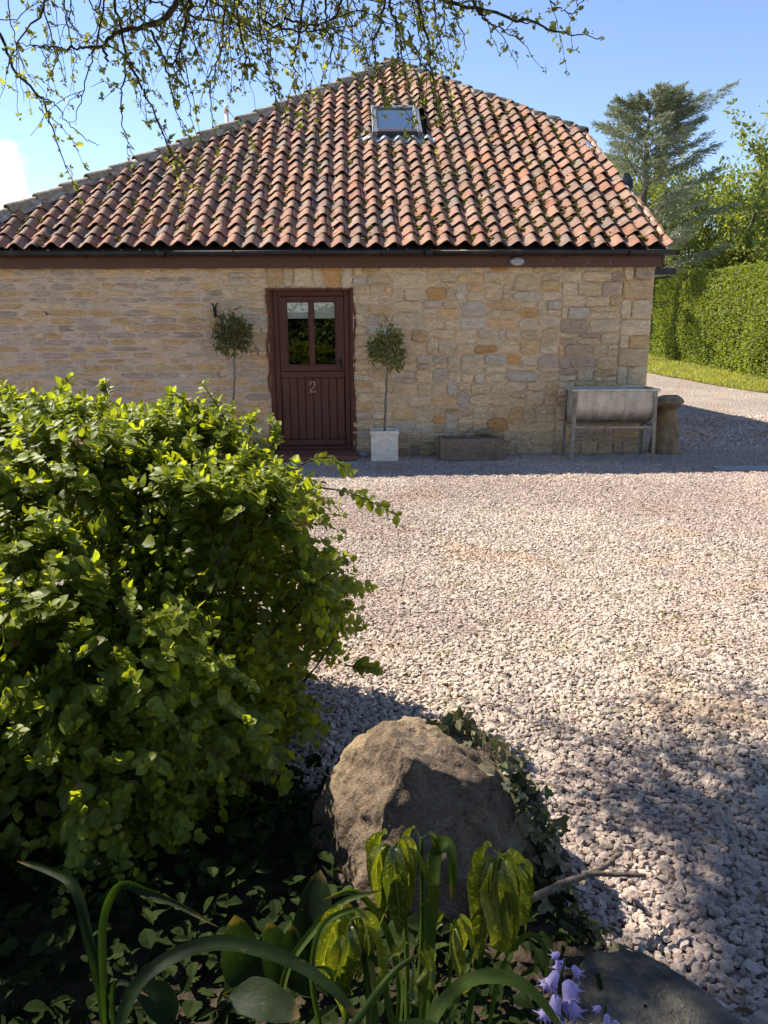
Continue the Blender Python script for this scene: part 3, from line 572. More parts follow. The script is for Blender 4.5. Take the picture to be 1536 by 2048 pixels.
dbox('backing_board', dx0 + 0.004, dx1 - 0.004, zb, zs_ - 0.01, DY + 0.03, DY + 0.048)
for x0, x1 in ((pxl, pxm0), (pxm1, pxr)):
    link('pane', mesh_np('pane', [(x0, DY + 0.02, pz0), (x1, DY + 0.02, pz0), (x1, DY + 0.02, pz1), (x0, DY + 0.02, pz1)], [[[0, 1, 2, 3]]]), M['glass'], door)
    for bx_ in ((x0, x0 + 0.012, pz0, pz1), (x1 - 0.012, x1, pz0, pz1), (x0 + 0.012, x1 - 0.012, pz0, pz0 + 0.012), (x0 + 0.012, x1 - 0.012, pz1 - 0.012, pz1)): dbox('glazing_bead', bx_[0], bx_[1], bx_[2], bx_[3], DY + 0.008, DY + 0.0175, 'door', 0.002)
    bz = hpl(590, 637, DY + 0.06).z; m = MB()
    for k, (za, zb_, yy) in enumerate(((bz, pz1 - 0.07, 0.055), (pz1 - 0.08, pz1 - 0.045, 0.048), (pz1 - 0.055, pz1 + 0.01, 0.042))):
        m.box(x0 - 0.01, x1 + 0.01, DY + yy, DY + yy + 0.006, za, zb_, b=0.002)
    m.build('roman_blind', M['blind'], door)
m = MB(); m.box(DX0, DX1, 1.6, 1.65, 0, 2.3); m.box(DX0 - 0.6, DX0 - 0.55, 0.3, 1.6, 0, 2.3); m.box(DX1 + 0.55, DX1 + 0.6, 0.3, 1.6, 0, 2.3); m.box(DX0 - 0.6, DX1 + 0.6, 0.46, 1.6, 2.3, 2.34); m.box(DX0 - 0.6, DX1 + 0.6, 0.2, 1.6, 0.03, 0.08)
m.build('room_lining', M['dark_room'], cot)
# numeral 2 (brass) built from a stroke
nc = hpl(625, 774, DY - 0.012); u = 0.068
st_ = [(-0.42, 0.42), (-0.40, 0.72), (-0.12, 0.95), (0.20, 0.92), (0.42, 0.62), (0.36, 0.25), (0.02, -0.2), (-0.40, -0.72), (-0.48, -0.88)]
P = spline([Vector((nc.x + a * u, 0, nc.z + b * u)) for a, b in st_], 30)
wd = np.interp(np.linspace(0, 1, 30), [0, 0.05, 0.3, 0.5, 0.8, 1], [0.010, 0.008, 0.004, 0.0085, 0.006, 0.0045]); T_ = unit(np.gradient(P, axis=0)); Nn = np.stack([-T_[:, 2], T_[:, 0] * 0, T_[:, 0]], -1)
V = []
for yy in (DY - 0.010, DY + 0.004):
    for sg in (-1, 1): q = P + Nn * wd[:, None] * sg; q[:, 1] = yy; V.append(q)
V = np.concatenate(V); F = []
for i in range(29): F += [[i, i + 1, 30 + i + 1, 30 + i], [i, 60 + i, 60 + i + 1, i + 1], [30 + i, 30 + i + 1, 90 + i + 1, 90 + i]]
m = MB(); m.add(V, F); m.box(nc.x - 0.48 * u - 0.003, nc.x + 0.50 * u, DY - 0.0102, DY + 0.004, nc.z - 1.0 * u, nc.z - 0.82 * u); m.box(nc.x + 0.40 * u, nc.x + 0.53 * u, DY - 0.0100, DY + 0.004, nc.z - 0.83 * u, nc.z - 0.55 * u)
num = m.build('house_number', M['brass'], door); num['label'] = 'brass serif numeral 2'
kx, kz = dx1 - 0.045, hpl(690, 727, DY).z; m = MB(); m.box(kx - 0.016, kx + 0.016, DY - 0.006, DY, kz - 0.07, kz + 0.07, b=0.003)
m.tube([(kx, DY - 0.005, kz + 0.03), (kx, DY - 0.045, kz + 0.03), (kx - 0.05, DY - 0.05, kz + 0.028), (kx - 0.10, DY - 0.05, kz + 0.02)], [0.008, 0.008, 0.008, 0.006], 8); m.build('latch_handle', M['iron'], door)
# step in front of the door (fixed to the house)
sp_ = link('doorstep', None, None, cot)
MB().box(-1.36, -0.345, -0.50, 0.07, 0.028, 0.088, b=0.008).build('quarry_slab', M['quarry'], sp_); MB().box(-1.38, -0.315, -0.56, 0.07, -0.04, 0.026, b=0.01).build('stone_base', M['slat_grey'], sp_)
# --- fascia, gutter
fx1 = 3.44; m = MB(); m.box(WX0, fx1 - 0.06, -0.085, -0.045, 2.30, 2.475, b=0.004); m.build('fascia', M['fascia'], cot)
m = MB(); m.box(fx1 - 0.055, fx1 - 0.02, -0.083, 0.5, 2.33, 2.50, b=0.004); m.box(WX0, fx1 - 0.1, -0.044, 0.05, 2.40, 2.44); m.build('soffit', M['fascia'], cot)
def halfpipe(x0, x1, yc, zc, r, n=10):
    an = np.linspace(math.pi, 2 * math.pi, n); V = []
    for rr in (r, r - 0.004):
        for x in (x0, x1): V += [(x, yc + rr * math.cos(a), zc + rr * math.sin(a)) for a in an]
    F = []
    for i in range(n - 1): F += [[i, i + 1, n + i + 1, n + i], [2 * n + i, 3 * n + i, 3 * n + i + 1, 2 * n + i + 1], [i, 2 * n + i, 2 * n + i + 1, i + 1], [n + i, n + i + 1, 3 * n + i + 1, 3 * n + i]]
    F += [[0, n, 3 * n, 2 * n], [n - 1, 3 * n - 1, 4 * n - 1, 2 * n - 1]]
    return np.array(V), np.array(F)
gy_, gz_ = -0.155, 2.482; gut = link('gutter', None, None, cot); m = MB(); gxe = fx1 + 0.10
for x0, x1, dz in ((WX0, -2.6, 0.0), (-2.6, 0.55, 0.003), (0.55, gxe, 0.0)): m.add(*halfpipe(x0, x1, gy_, gz_ + dz, 0.058))
m.build('channel', M['gutter'], gut, True)
m = MB(); an = np.linspace(math.pi, 2 * math.pi, 10)
V = np.array([(x, gy_ + 0.061 * math.cos(a), gz_ + 0.061 * math.sin(a)) for x in (gxe - 0.012, gxe + 0.004) for a in an]); m.add(V, [[i, i + 1, 11 + i, 10 + i] for i in range(9)]); m.add(V[10:], [[0, i, i + 1] for i in range(1, 9)]); m.build('end_cap', M['gutter'], gut)
for x in (-2.6, 0.55): m = MB(); m.add(*halfpipe(x - 0.05, x + 0.05, gy_, gz_ + 0.001, 0.066)); m.build('union_joint', M['gutter'], gut, True)
for x in (-6.2, -5.3, -4.4, -3.5, -1.75, -0.85, 0.0, 1.35, 2.2, 2.95):
    m = MB(); m.add(*halfpipe(x - 0.014, x + 0.014, gy_, gz_ + 0.001, 0.065)); m.box(x - 0.013, x + 0.013, -0.097, -0.0855, gz_ - 0.07, gz_ + 0.01); m.build('bracket', M['gutter'], gut)
# --- roof
APEX = roofp(790, 130); HL = roofp(0, 437); HR = roofp(1163, 268)
ct, sn = math.cos(ROOF_T), math.sin(ROOF_T)
def sl(p): return (p.y - EAVE_Y) / ct                       # distance up the slope
sA, sL, sR = sl(APEX), sl(HL), sl(HR); kL = (APEX.x - HL.x) / (sA - sL); xL0 = HL.x - kL * sL; kR = (HR.x - APEX.x) / (sA - sR)
VERGE = HR.x + 0.0
def hipL(s_): return xL0 + kL * s_
def hipR(s_): return APEX.x + kR * (sA - s_)
def RP(x, s_, h=0.0): return np.stack([x + 0 * s_, EAVE_Y + s_ * ct - h * sn, EAVE_Z + s_ * sn + h * ct], -1) if isinstance(x, np.ndarray) else np.array([x, EAVE_Y + s_ * ct - h * sn, EAVE_Z + s_ * sn + h * ct])
roof = link('roof', None, None, cot)
fxv = 3.43                                                   # verge at the eaves
def vergeX(s_): return fxv + (VERGE - fxv) * (s_ / sR)
m = MB(); sz = -0.03; rp = lambda x, s_: RP(float(x), float(s_), sz)
m.add([rp(hipL(0), 0.03), rp(fxv - 0.03, 0.03), rp(VERGE - 0.03, sR), rp(APEX.x, sA)], [[0, 1, 2, 3]])
m.build('roof_deck', M['deck'], roof)
# side and back slopes (unseen from the front) in the same clay
m = MB(); zr = APEX.z; ya, yb = APEX.y, 14.0
zv = RP(VERGE, sR)[2]
def corr(P00, P10, P01, P11, n):
    """ridged sheet between eaves edge P00-P10 and top edge P01-P11"""
    P00, P10, P01, P11 = map(np.array, (P00, P10, P01, P11)); t_ = np.linspace(0, 1, n * 4 + 1); hgt = 0.03 * np.cos(t_ * n * 2 * np.pi); nrm = np.cross(P10 - P00, P01 - P00); nrm = nrm / np.linalg.norm(nrm); nrm = nrm if nrm[2] > 0 else -nrm
    A_ = P00 + (P10 - P00) * t_[:, None] + nrm * hgt[:, None]; B_ = P01 + (P11 - P01) * t_[:, None] + nrm * hgt[:, None]; N_ = len(t_)
    m.add(np.concatenate([A_, B_]), [[i, i + 1, N_ + i + 1, N_ + i] for i in range(N_ - 1)], (0.36, 0.17, 0.12))
corr((VERGE + 0.1, RP(VERGE, sR)[1] + 0.05, zv - 0.05), (VERGE + 0.1, yb, zv - 0.05), (APEX.x, ya, zr - 0.02), (APEX.x, yb, zr - 0.02), 40)
corr((hipL(0), EAVE_Y, EAVE_Z - 0.02), (hipL(0), yb, EAVE_Z - 0.02), (APEX.x, ya, zr - 0.02), (APEX.x, yb, zr - 0.02), 60)
m.build('side_slope', M['pantile'], roof)
m = MB(); Pn = lambda x, s_: RP(float(x), float(s_))
m.add([(WX1 - 0.013, -0.03, 2.3), (WX1 - 0.013, 3.4, 2.3), (WX1 - 0.013, 3.4, 4.12), tuple(RP(WX1 - 0.013, sR - 0.1, -0.05)), ], [[0, 1, 2, 3]]); m.build('cheek_wall', M['mortar'], cot)
TW, TG, TLN = 0.2085, 0.243, 0.315
NU = 11; uu = np.linspace(0, 1.10, NU)
def prof(u):
    ph = np.where(u < 0.28, -(0.28 - u) / 0.40, np.where(u < 0.84, (u - 0.28) / 0.56, 1 + (u - 0.84) / 0.40)); return 0.066 * (0.5 - 0.5 * np.cos(np.pi * ph))
TC = [(0.36, 0.165, 0.098), (0.385, 0.20, 0.13), (0.35, 0.18, 0.12), (0.41, 0.195, 0.102), (0.29, 0.18, 0.13), (0.26, 0.195, 0.155), (0.385, 0.225, 0.155), (0.21, 0.135, 0.10)]
TWT = [4, 7, 6, 1.3, 2.6, 1.0, 4, 0.7]
def tile_arr(jr):
    """tile in (x, s, h): lower edge at s = 0"""
    pr = prof(uu); x = (uu - 0.05) * TW; th = 0.014; low = 0.030
    tp = np.stack([x, np.full(NU, TLN), pr - 0.004], -1); md_ = np.stack([x, np.full(NU, 0.09), pr + low * 0.72], -1); bt = np.stack([x, 0.004 * np.cos(uu * 6), pr + low], -1); lp0 = bt.copy(); lp1 = bt + np.array([0, 0.012, -th])
    rs = np.array([[x[-1], TLN, pr[-1] - 0.02], [x[-1], 0, pr[-1] + low - th]])
    V = np.concatenate([bt, md_, tp, lp0, lp1]); F = []
    for i in range(NU - 1): F += [[i, i + 1, NU + i + 1, NU + i], [NU + i, NU + i + 1, 2 * NU + i + 1, 2 * NU + i], [4 * NU + i, 4 * NU + i + 1, 3 * NU + i + 1, 3 * NU + i]]
    a = jr.normal(0, 0.012); c_, s_ = math.cos(a), math.sin(a); xy = V[:, :2].copy(); V[:, 0] = xy[:, 0] * c_ - xy[:, 1] * s_; V[:, 1] = xy[:, 0] * s_ + xy[:, 1] * c_
    V[:, 2] += jr.normal(0, 0.0035) + V[:, 0] * jr.normal(0, 0.02); V[:, 0] *= jr.normal(1, 0.008)
    return V, np.array(F)
def sag(x, s_): return 0.020 * np.sin(x * 0.55 + 0.6) * np.sin(s_ * 0.45) + 0.010 * np.sin(x * 1.9 + s_ * 0.8) + 0.006 * np.sin(x * 4.3 - s_ * 1.7)
def to_roof(V, x0, s0):
    V = V.copy(); V[:, 2] = V[:, 2] + sag(V[:, 0].mean() + x0, V[:, 1].mean() + s0)
    return np.stack([V[:, 0] + x0, EAVE_Y + (V[:, 1] + s0) * ct - V[:, 2] * sn, EAVE_Z + (V[:, 1] + s0) * sn + V[:, 2] * ct], -1)
jr = np.random.default_rng(5); TV = []
for k in range(40):
    V, F = tile_arr(jr); col = np.array(random.choices(TC, TWT)[0]) * random.uniform(0.85, 1.15) * 0.80; TV.append((V, F, col, None))
tmesh = [mesh_np('pantile', np.stack([V[:, 0], V[:, 1] * ct - V[:, 2] * sn, V[:, 1] * sn + V[:, 2] * ct], -1), [F], col, True) for V, F, col, _ in TV]
for q in tmesh: q.materials.append(M['pantile'])
skc = [roofp(737, 208, 0.11), roofp(832, 214, 0.11), roofp(848, 262, 0.11), roofp(750, 265, 0.11)]; skx0, skx1 = (skc[0].x + skc[3].x) / 2, (skc[1].x + skc[2].x) / 2; sks0, sks1 = sl((skc[2] + skc[3]) / 2), sl((skc[0] + skc[1]) / 2)
rest = MB(); tiles = []; nrow = int(sA / TG) + 1
for r_ in range(nrow):
    s0 = r_ * TG; x = -9.0 + 0.012 * math.sin(r_ * 1.7); x += TW * math.floor((hipL(s0) - x) / TW) - TW
    while x < hipR(s0) + TW:
        xc = x + TW / 2; lim_r = min(hipR(s0 + 0.1), vergeX(s0)); 
        if xc > hipL(s0 + 0.05) - TW * 0.2 and x + TW * 0.6 < lim_r + TW * 0.45 and x > -7.0:
            if not (skx0 - 0.06 < xc < skx1 + 0.06 and sks0 - 0.19 < s0 < sks1 - 0.06):
                tiles.append((r_, x, s0, x < hipL(s0 + TLN) + 0.02 or x + TW * 1.06 > lim_r - 0.02))
        x += TW
cnt = 0
for r_, x, s0, edge in tiles:
    k = random.randrange(40); V, F, col, _ = TV[k]; dx, ds = random.gauss(0, 0.005), random.gauss(0, 0.010) - (0.035 if random.random() < 0.02 else 0)
    if r_ == 0: ds *= 0.4
    vis = x > -5.45
    if not edge and vis and cnt < 300:
        sg_ = float(sag(x, s0 + 0.15)); o = link('pantile', tmesh[k], None, roof, (x + dx, EAVE_Y + (s0 + ds) * ct - sg_ * sn, EAVE_Z + (s0 + ds) * sn + sg_ * ct)); cnt += 1
    else:
        W = V.copy(); W[:, 0] += x + dx; W[:, 1] += s0 + ds
        if edge:
            W[:, 0] = np.maximum(W[:, 0], hipL(W[:, 1]) - 0.0); W[:, 0] = np.minimum(W[:, 0], np.minimum(hipR(W[:, 1]), np.maximum(vergeX(W[:, 1]), vergeX(s0) - 0.02) + 0.0))
        rest.add(to_roof(W, 0, 0), F, col * random.uniform(0.85, 1.12))
rest.build('upper_pantile', M['pantile'], roof, True, kind='stuff')
print('tiles', len(tiles), 'rows', nrow, 'stones', len(cells))
# hip tiles (half round, bedded in mortar) along both hips
def hip_run(x0f, s_a, s_b, n, rad, parent, sgn):
    bed = MB()
    for k in range(n):
        sa_, sb_ = s_a + (s_b - s_a) * k / n, s_a + (s_b - s_a) * (k + 1.12) / n
        a = np.array(RP(float(x0f(sa_)), float(sa_), 0.065)); b = np.array(RP(float(x0f(sb_)), float(sb_), 0.045)); d = unit(b - a); side = unit(np.cross(d, [0, 0, 1])); up = np.cross(side, d)
        m_ = 9; an = np.linspace(-0.15, math.pi + 0.15, m_); r0 = rad * random.uniform(1.10, 1.24); r1 = rad * random.uniform(0.82, 0.90); wb_ = rng.normal(0, 0.006, 3); V = []
        for p_, r in ((a, r0), (b, r1), (a, r0 - 0.018)):
            V += [p_ + wb_ + side * r * math.cos(t_) + up * (r * 0.85 * math.sin(t_) - 0.02) for t_ in an]
        F = [[i, i + 1, m_ + i + 1, m_ + i] for i in range(m_ - 1)] + [[2 * m_ + i, 2 * m_ + i + 1, i + 1, i] for i in range(m_ - 1)]
        link('hip_tile', mesh_np('hip_tile', V, [F], None, True), M['hip'], parent)
    ss = np.linspace(s_a, s_b, n * 5); xx = x0f(ss); o0 = rng.normal(0, 0.012, len(ss)); 
    if sgn > 0: ed = [(-0.10, -0.03), (0.02, 0.085), (0.10, 0.075), (0.165, 0.012)]
    else: ed = [(0.10, -0.03), (-0.02, 0.085), (-0.10, 0.075), (-0.165, 0.012)]
    V = np.concatenate([RP(xx + (e_[0] + (o0 if q == 3 else 0)) , ss, e_[1]) + rng.normal(0, 0.006, (len(ss), 3)) for q, e_ in enumerate(ed)]); n_ = len(ss)
    bed.add(V, [[q * n_ + i, (q + 1) * n_ + i, (q + 1) * n_ + i + 1, q * n_ + i + 1] if sgn > 0 else [q * n_ + i, q * n_ + i + 1, (q + 1) * n_ + i + 1, (q + 1) * n_ + i] for q in range(3) for i in range(n_ - 1)])
    bed.build('hip_bedding', M['bedding'], parent, True)
hip_run(hipL, max(0.0, (-6.9 - xL0) / kL), sA, 23, 0.088, roof, 1)
hip_run(hipR, sR - 0.05, sA, 16, 0.070, roof, -1)
m = MB(); V = []
ico_V = None
import bmesh
bm = bmesh.new(); bmesh.ops.create_icosphere(bm, subdivisions=1, radius=1); ICO1 = (np.array([v.co[:] for v in bm.verts]), np.array([[v.index for v in f.verts] for f in bm.faces])); bm.free()
bm = bmesh.new(); bmesh.ops.create_icosphere(bm, subdivisions=2, radius=1); ICO2 = (np.array([v.co[:] for v in bm.verts]), np.array([[v.index for v in f.verts] for f in bm.faces])); bm.free()
# verge mortar with pale lichen
m = MB()
for q in range(int(sR / TG) + 1):
    s0 = q * TG + 0.02; x = float(vergeX(s0)) - 0.004; V = ICO2[0] * np.array([0.028, 0.115, 0.026]); V = V * (1 + 0.25 * wob(V * 20 + q, 1.0)[:, None]); m.add(to_roof(V + np.array([x, s0 + 0.11, 0.022]), 0, 0), ICO2[1])
m.build('verge_mortar', M['bedding'], roof, True)
# moss clumps in the pans
moss = MB(); vis_t = [t_ for t_ in tiles if t_[1] > -5.3 and not t_[3]]
for r_, x, s0, e_ in vis_t:
    g = 0.5 + 0.5 * math.sin(x * 0.9 + 1.2) * math.cos(s0 * 0.8); pr_ = 0.28 + 0.35 * g + (0.18 if x > 0 else -0.08)
    if random.random() > pr_: continue
    for q in range(random.randint(4, 13)):
        uq = random.gauss(0.30, 0.13); sc_ = random.uniform(0.010, 0.028); V = ICO1[0] * np.array([1.3, 1.0, 0.62]) * sc_; V = V * (1 + rng.normal(0, 0.18, (len(V), 1)))
        moss.add(to_roof(V + np.array([x + (uq - 0.05) * TW, s0 + random.gauss(0.21, 0.05), float(prof(np.array([uq]))[0]) + 0.014 + sc_ * 0.3]), 0, 0), ICO1[1])
moss.build('moss', M['moss'], roof, False, kind='stuff')
# skylight
sky_ = link('skylight', None, None, cot)
def rbox(nm, x0, x1, s0, s1, h0, h1, mat, par, b=0.004):
    m = MB(); m.box(x0, x1, s0, s1, h0, h1, b=b); V, F_, C_ = m.arrays(); return link(nm, mesh_np(nm, to_roof(V, 0, 0), F_, C_), M[mat], par)
fw = 0.075
rbox('frame_side', skx0, skx0 + fw, sks0, sks1, 0.02, 0.13, 'frame_grey', sky_); rbox('frame_side', skx1 - fw, skx1, sks0, sks1, 0.02, 0.13, 'frame_grey', sky_)
rbox('frame_top', skx0 + fw, skx1 - fw, sks1 - 0.10, sks1, 0.02, 0.134, 'frame_grey', sky_); rbox('frame_bottom', skx0 + fw, skx1 - fw, sks0, sks0 + 0.09, 0.02, 0.125, 'frame_dark', sky_)
rbox('sill_trim', skx0 + fw, skx1 - fw, sks0 + 0.091, sks0 + 0.112, 0.05, 0.128, 'frame_grey', sky_)
for a, b_ in ((skx0 + fw, skx0 + fw + 0.02), (skx1 - fw - 0.02, skx1 - fw)): rbox('gasket', a, b_, sks0 + 0.113, sks1 - 0.101, 0.05, 0.122, 'frame_dark', sky_)
link('pane', mesh_np('pane', to_roof(np.array([(skx0 + fw + 0.02, sks0 + 0.113, 0.104), (skx1 - fw - 0.02, sks0 + 0.113, 0.104), (skx1 - fw - 0.02, sks1 - 0.101, 0.104), (skx0 + fw + 0.02, sks1 - 0.101, 0.104)]), 0, 0), [[[0, 1, 2, 3]]]), M['glass'], sky_)
rbox('white_blind', skx0 + fw + 0.021, skx1 - fw - 0.021, sks0 + 0.114, sks1 - 0.102, 0.075, 0.088, 'blind', sky_, 0)
xs_ = np.linspace(skx0 - 0.22, skx1 + 0.18, 70); uq = ((xs_ + 9.0) / TW) % 1.0; hh_ = prof(uq + 0.05) * 1.02 + 0.036; wv_ = 0.014 * np.sin(xs_ * 37)
V = np.concatenate([RP(xs_, np.full(70, sks0 + 0.02), hh_ * 0.7 + 0.02), RP(xs_, sks0 - 0.07 + wv_ * 0.3, hh_ + 0.004), RP(xs_, sks0 - 0.15 + wv_, hh_ + 0.01), RP(xs_, sks0 - 0.15 + wv_, hh_ - 0.004)])
link('lead_apron', mesh_np('lead_apron', V, [[[q * 70 + i + 1, q * 70 + i, (q + 1) * 70 + i, (q + 1) * 70 + i + 1] for q in range(3) for i in range(69)]], None, True), M['lead'], sky_)
# flue behind the left hip, dish-shaped vent beyond the verge
fp = at(455, 262, 14.2); m = MB(); q = HI @ fp; m.tube([(q.x, q.y, q.z - 1.2), (q.x, q.y, q.z + 0.28)], 0.032, 12); m.tube([(q.x, q.y, q.z + 0.281), (q.x, q.y, q.z + 0.40)], 0.042, 12); m.build('flue_pipe', M['white_pvc'], cot, True)
q = HI @ at(1249, 366, 13.6); m = MB(); m.lathe([(0.001, 0.0), (0.06, 0.008), (0.12, 0.035), (0.15, 0.065), (0.148, 0.072), (0.10, 0.04), (0.001, 0.012)], 18, M=Matrix.Translation(q) @ Matrix.Rotation(R(70), 4, 'Y') @ Matrix.Rotation(R(50), 4, 'X'))
m.tube([(q.x, q.y, q.z), (q.x - 0.12, q.y + 0.02, q.z - 0.12), (q.x - 0.5, q.y + 0.05, q.z - 0.25)], 0.016, 6); m.build('satellite_dish', M['gutter'], cot, True)
# bulkhead light on the fascia
q = hpl(1034, 523, -0.09); wl = link('bulkhead_light', None, None, cot)
mt = Matrix.Translation((q.x, -0.085, q.z)) @ Matrix.Rotation(R(90), 4, 'X'); m = MB(); m.lathe([(0.001, 0.0), (0.068, 0.0), (0.070, 0.010), (0.066, 0.022), (0.060, 0.024)], 24, M=mt, sx_=1.32, sy=0.78); m.build('base_plate', M['frame_grey'], wl, True)
m = MB(); m.lathe([(0.060, 0.0235), (0.056, 0.045), (0.042, 0.062), (0.02, 0.069), (0.001, 0.07)], 24, M=mt, sx_=1.32, sy=0.78); m.build('glass_cover', M['lamp_glass'], wl, True)
m = MB()
for dz in (-0.018, 0.0, 0.018): m.tube([(q.x - 0.066, -0.118, q.z + dz), (q.x - 0.04, -0.155, q.z + dz), (q.x + 0.04, -0.155, q.z + dz), (q.x + 0.066, -0.118, q.z + dz)], 0.0035, 5)
m.build('wire_guard', M['frame_grey'], wl)
q = hpl(1338, 543, 0.3); m = MB(); m.box(WX1 + 0.01, q.x + 0.08, 0.26, 0.34, q.z - 0.035, q.z + 0.035, b=0.006); m.tube([(WX1, 0.3, q.z - 0.1), (q.x + 0.02, 0.3, q.z - 0.06)], 0.012, 6); m.build('floodlight', M['gutter'], cot)
q = hpl(1340, 604, 0.6); m = MB(); m.tube([(WX1 - 0.02, 0.6, q.z), (q.x, 0.6, q.z), (q.x + 0.005, 0.6, q.z - 0.03)], 0.006, 6); m.tube([(WX1 - 0.02, 0.6, q.z - 0.09), (q.x - 0.05, 0.6, q.z - 0.02)], 0.004, 6); m.build('wall_bracket', M['iron'], cot)
# forked iron hook and a nail on the wall
q = hpl(430, 622, -0.03); m = MB()
for sg in (-1, 1): m.tube(spline([(q.x + sg * 0.045, -0.045, q.z + 0.085), (q.x + sg * 0.018, -0.04, q.z + 0.075), (q.x + sg * 0.010, -0.035, q.z + 0.02), (q.x + sg * 0.008, -0.022, q.z - 0.07)], 12), np.linspace(0.008, 0.011, 12), 6)
m.build('iron_hook', M['iron'], cot)
q = hpl(94, 628, -0.03); m = MB(); m.tube([(q.x, 0.0, q.z), (q.x, -0.05, q.z), (q.x, -0.055, q.z + 0.03)], 0.008, 6); m.build('iron_nail', M['iron'], cot)

# ============================================================ things by the wall
def bay_tree(cx_px, cy_px, yl, stem_px, pot, label, plabel, nl=330):
    c = H(*hpl(cx_px, cy_px, yl)); b = H(*hpl(stem_px[0], stem_px[1], yl)); rt = thing('bay_tree', label, 'tree', (b.x, b.y, 0.0), 0, 'clipped standard trees beside the door')
    m = MB(); c2 = c - Vector((b.x, b.y, 0)); z0 = 0.34
    P = spline([(0, 0, z0), (0.012, 0, z0 + 0.35), (c2.x * 0.5 + 0.015, 0, z0 + 0.65), (c2.x, c2.y, c2.z - 0.05)], 14, 0.003); m.tube(P, np.linspace(0.016, 0.010, 14), 7)
    for q in range(14):
        d = rdir(1)[0]; d[2] = abs(d[2]) * 0.8 + 0.2; m.tube(spline([c2 + Vector((0, 0, -0.12)), c2 + Vector(d * 0.10), c2 + Vector(d * 0.2)], 6, 0.004), np.linspace(0.006, 0.002, 6), 4)
    m.build('trunk', M['bay_stem'], rt, True)
    d = rdir(nl); r = 0.225 * rng.uniform(0.25, 1.0, nl) ** 0.5 * (1 + 0.32 * wob(d, 2.6, c.x * 3)) * np.where(rng.uniform(0, 1, nl) < 0.06, 1.3, 1); P = np.array(c2) + d * r[:, None] * np.array([1.02, 0.95, 0.98]); P[:, 2] += 0.03
    LP, LD, LN = [], [], []
    for k in range(3): LP.append(P + rng.normal(0, 0.012, P.shape)); LD.append(d * 0.7 + rng.normal(0, 0.6, d.shape) + np.array([0, 0, 0.25])); LN.append(rng.normal(0, 0.5, d.shape) + np.array([0, -0.2, 1.0]))
    P, D, Nn = map(np.concatenate, (LP, LD, LN)); n = len(P); col = mixcol((0.09, 0.10, 0.024), (0.23, 0.215, 0.065), rng.uniform(0, 1, n)); mb = MB(); leafset(mb, P, D, Nn, rng.uniform(0.045, 0.075, n), col, OVAL2, 0.62); mb.build('crown', M['leaf_bay'], rt, False, kind='stuff')
    # square white pot
    pt = thing('planter', plabel, 'planter', (b.x, b.y, 0.0), HOUSE_A + R(-2), 'white square planters beside the door'); m = MB(); hw, ht = 0.165, 0.37
    for x0, x1, y0, y1 in ((-hw, hw, -hw, -hw + 0.03), (-hw, hw, hw - 0.03, hw), (-hw, -hw + 0.03, -hw + 0.03, hw - 0.03), (hw - 0.03, hw, -hw + 0.03, hw - 0.03)): m.box(x0, x1, y0, y1, 0.008, ht)
    m.build('body', M['pot'], pt)
    m = MB(); e = hw + 0.012
    for x0, x1, y0, y1 in ((-e, e, -e, -hw + 0.028), (-e, e, hw - 0.028, e), (-e, -hw + 0.028, -hw + 0.0285, hw - 0.0285), (hw - 0.028, e, -hw + 0.0285, hw - 0.0285)): m.box(x0, x1, y0, y1, ht - 0.035, ht + 0.008, b=0.004)
    m.build('rim', M['pot'], pt); m = MB(); m.box(-hw + 0.031, hw - 0.031, -hw + 0.031, hw - 0.031, 0.1, ht - 0.03); m.build('compost', M['soil'], pt)
bay_tree(774, 703, -0.26, (769, 865), True, 'clipped bay tree on a bare stem right of the door', 'white square planter with embossed sides right of the door')
bay_tree(467, 674, -0.26, (466, 850), True, 'clipped bay tree on a bare stem left of the door', 'white square planter left of the door, hidden behind the leafy bush')
# galvanised trough on a stand
q0 = hpl(1148, 920, -0.62); gt = thing('water_trough', 'galvanised steel water trough on a four-legged stand by the wall', 'trough', H(2.76, -0.37, 0), HOUSE_A + R(-3.0)); LX, LY = 0.50, 0.235
m = MB(); n = 15; an = np.linspace(math.pi, 2 * math.pi, n); zc, rz_, ry = 0.70, 0.245, LY - 0.02; prof_ = [(-LY + 0.02, 0.86)] + [(ry * math.cos(a), zc + rz_ * math.sin(a)) for a in an] + [(LY - 0.02, 0.86)]; k = len(prof_)
V = np.array([(x, y, z) for x in (-LX + 0.02, LX - 0.02) for y, z in prof_]); F = [[i + 1, i, k + i, k + i + 1] for i in range(k - 1)]; m.add(V, F); Vi = V * np.array([0.985, 0.95, 1]) + np.array([0, 0, 0.006]); m.add(Vi, [f[::-1] for f in F])
m.build('trough_shell', M['galv'], gt, True)
for sx_ in (-1, 1):
    m = MB(); V = np.array([(sx_ * (LX - 0.02), y, z) for y, z in prof_]); T = [[0, i, i + 1] for i in range(1, k - 1)]; m.add(V, [t_[::-1] for t_ in T] if sx_ < 0 else T); m.build('end_plate', M['galv'], gt)
for nm, a in (('rim_bar', (-LX - 0.02, LX + 0.02, -LY - 0.012, -LY + 0.03, 0.845, 0.875)), ('rim_bar', (-LX - 0.02, LX + 0.02, LY - 0.03, LY + 0.012, 0.845, 0.875)), ('rim_bar', (-LX - 0.02, -LX + 0.02, -LY + 0.031, LY - 0.031, 0.845, 0.873)), ('rim_bar', (LX - 0.02, LX + 0.02, -LY + 0.031, LY - 0.031, 0.845, 0.873))): MB().box(*a, b=0.003).build(nm, M['galv'], gt)
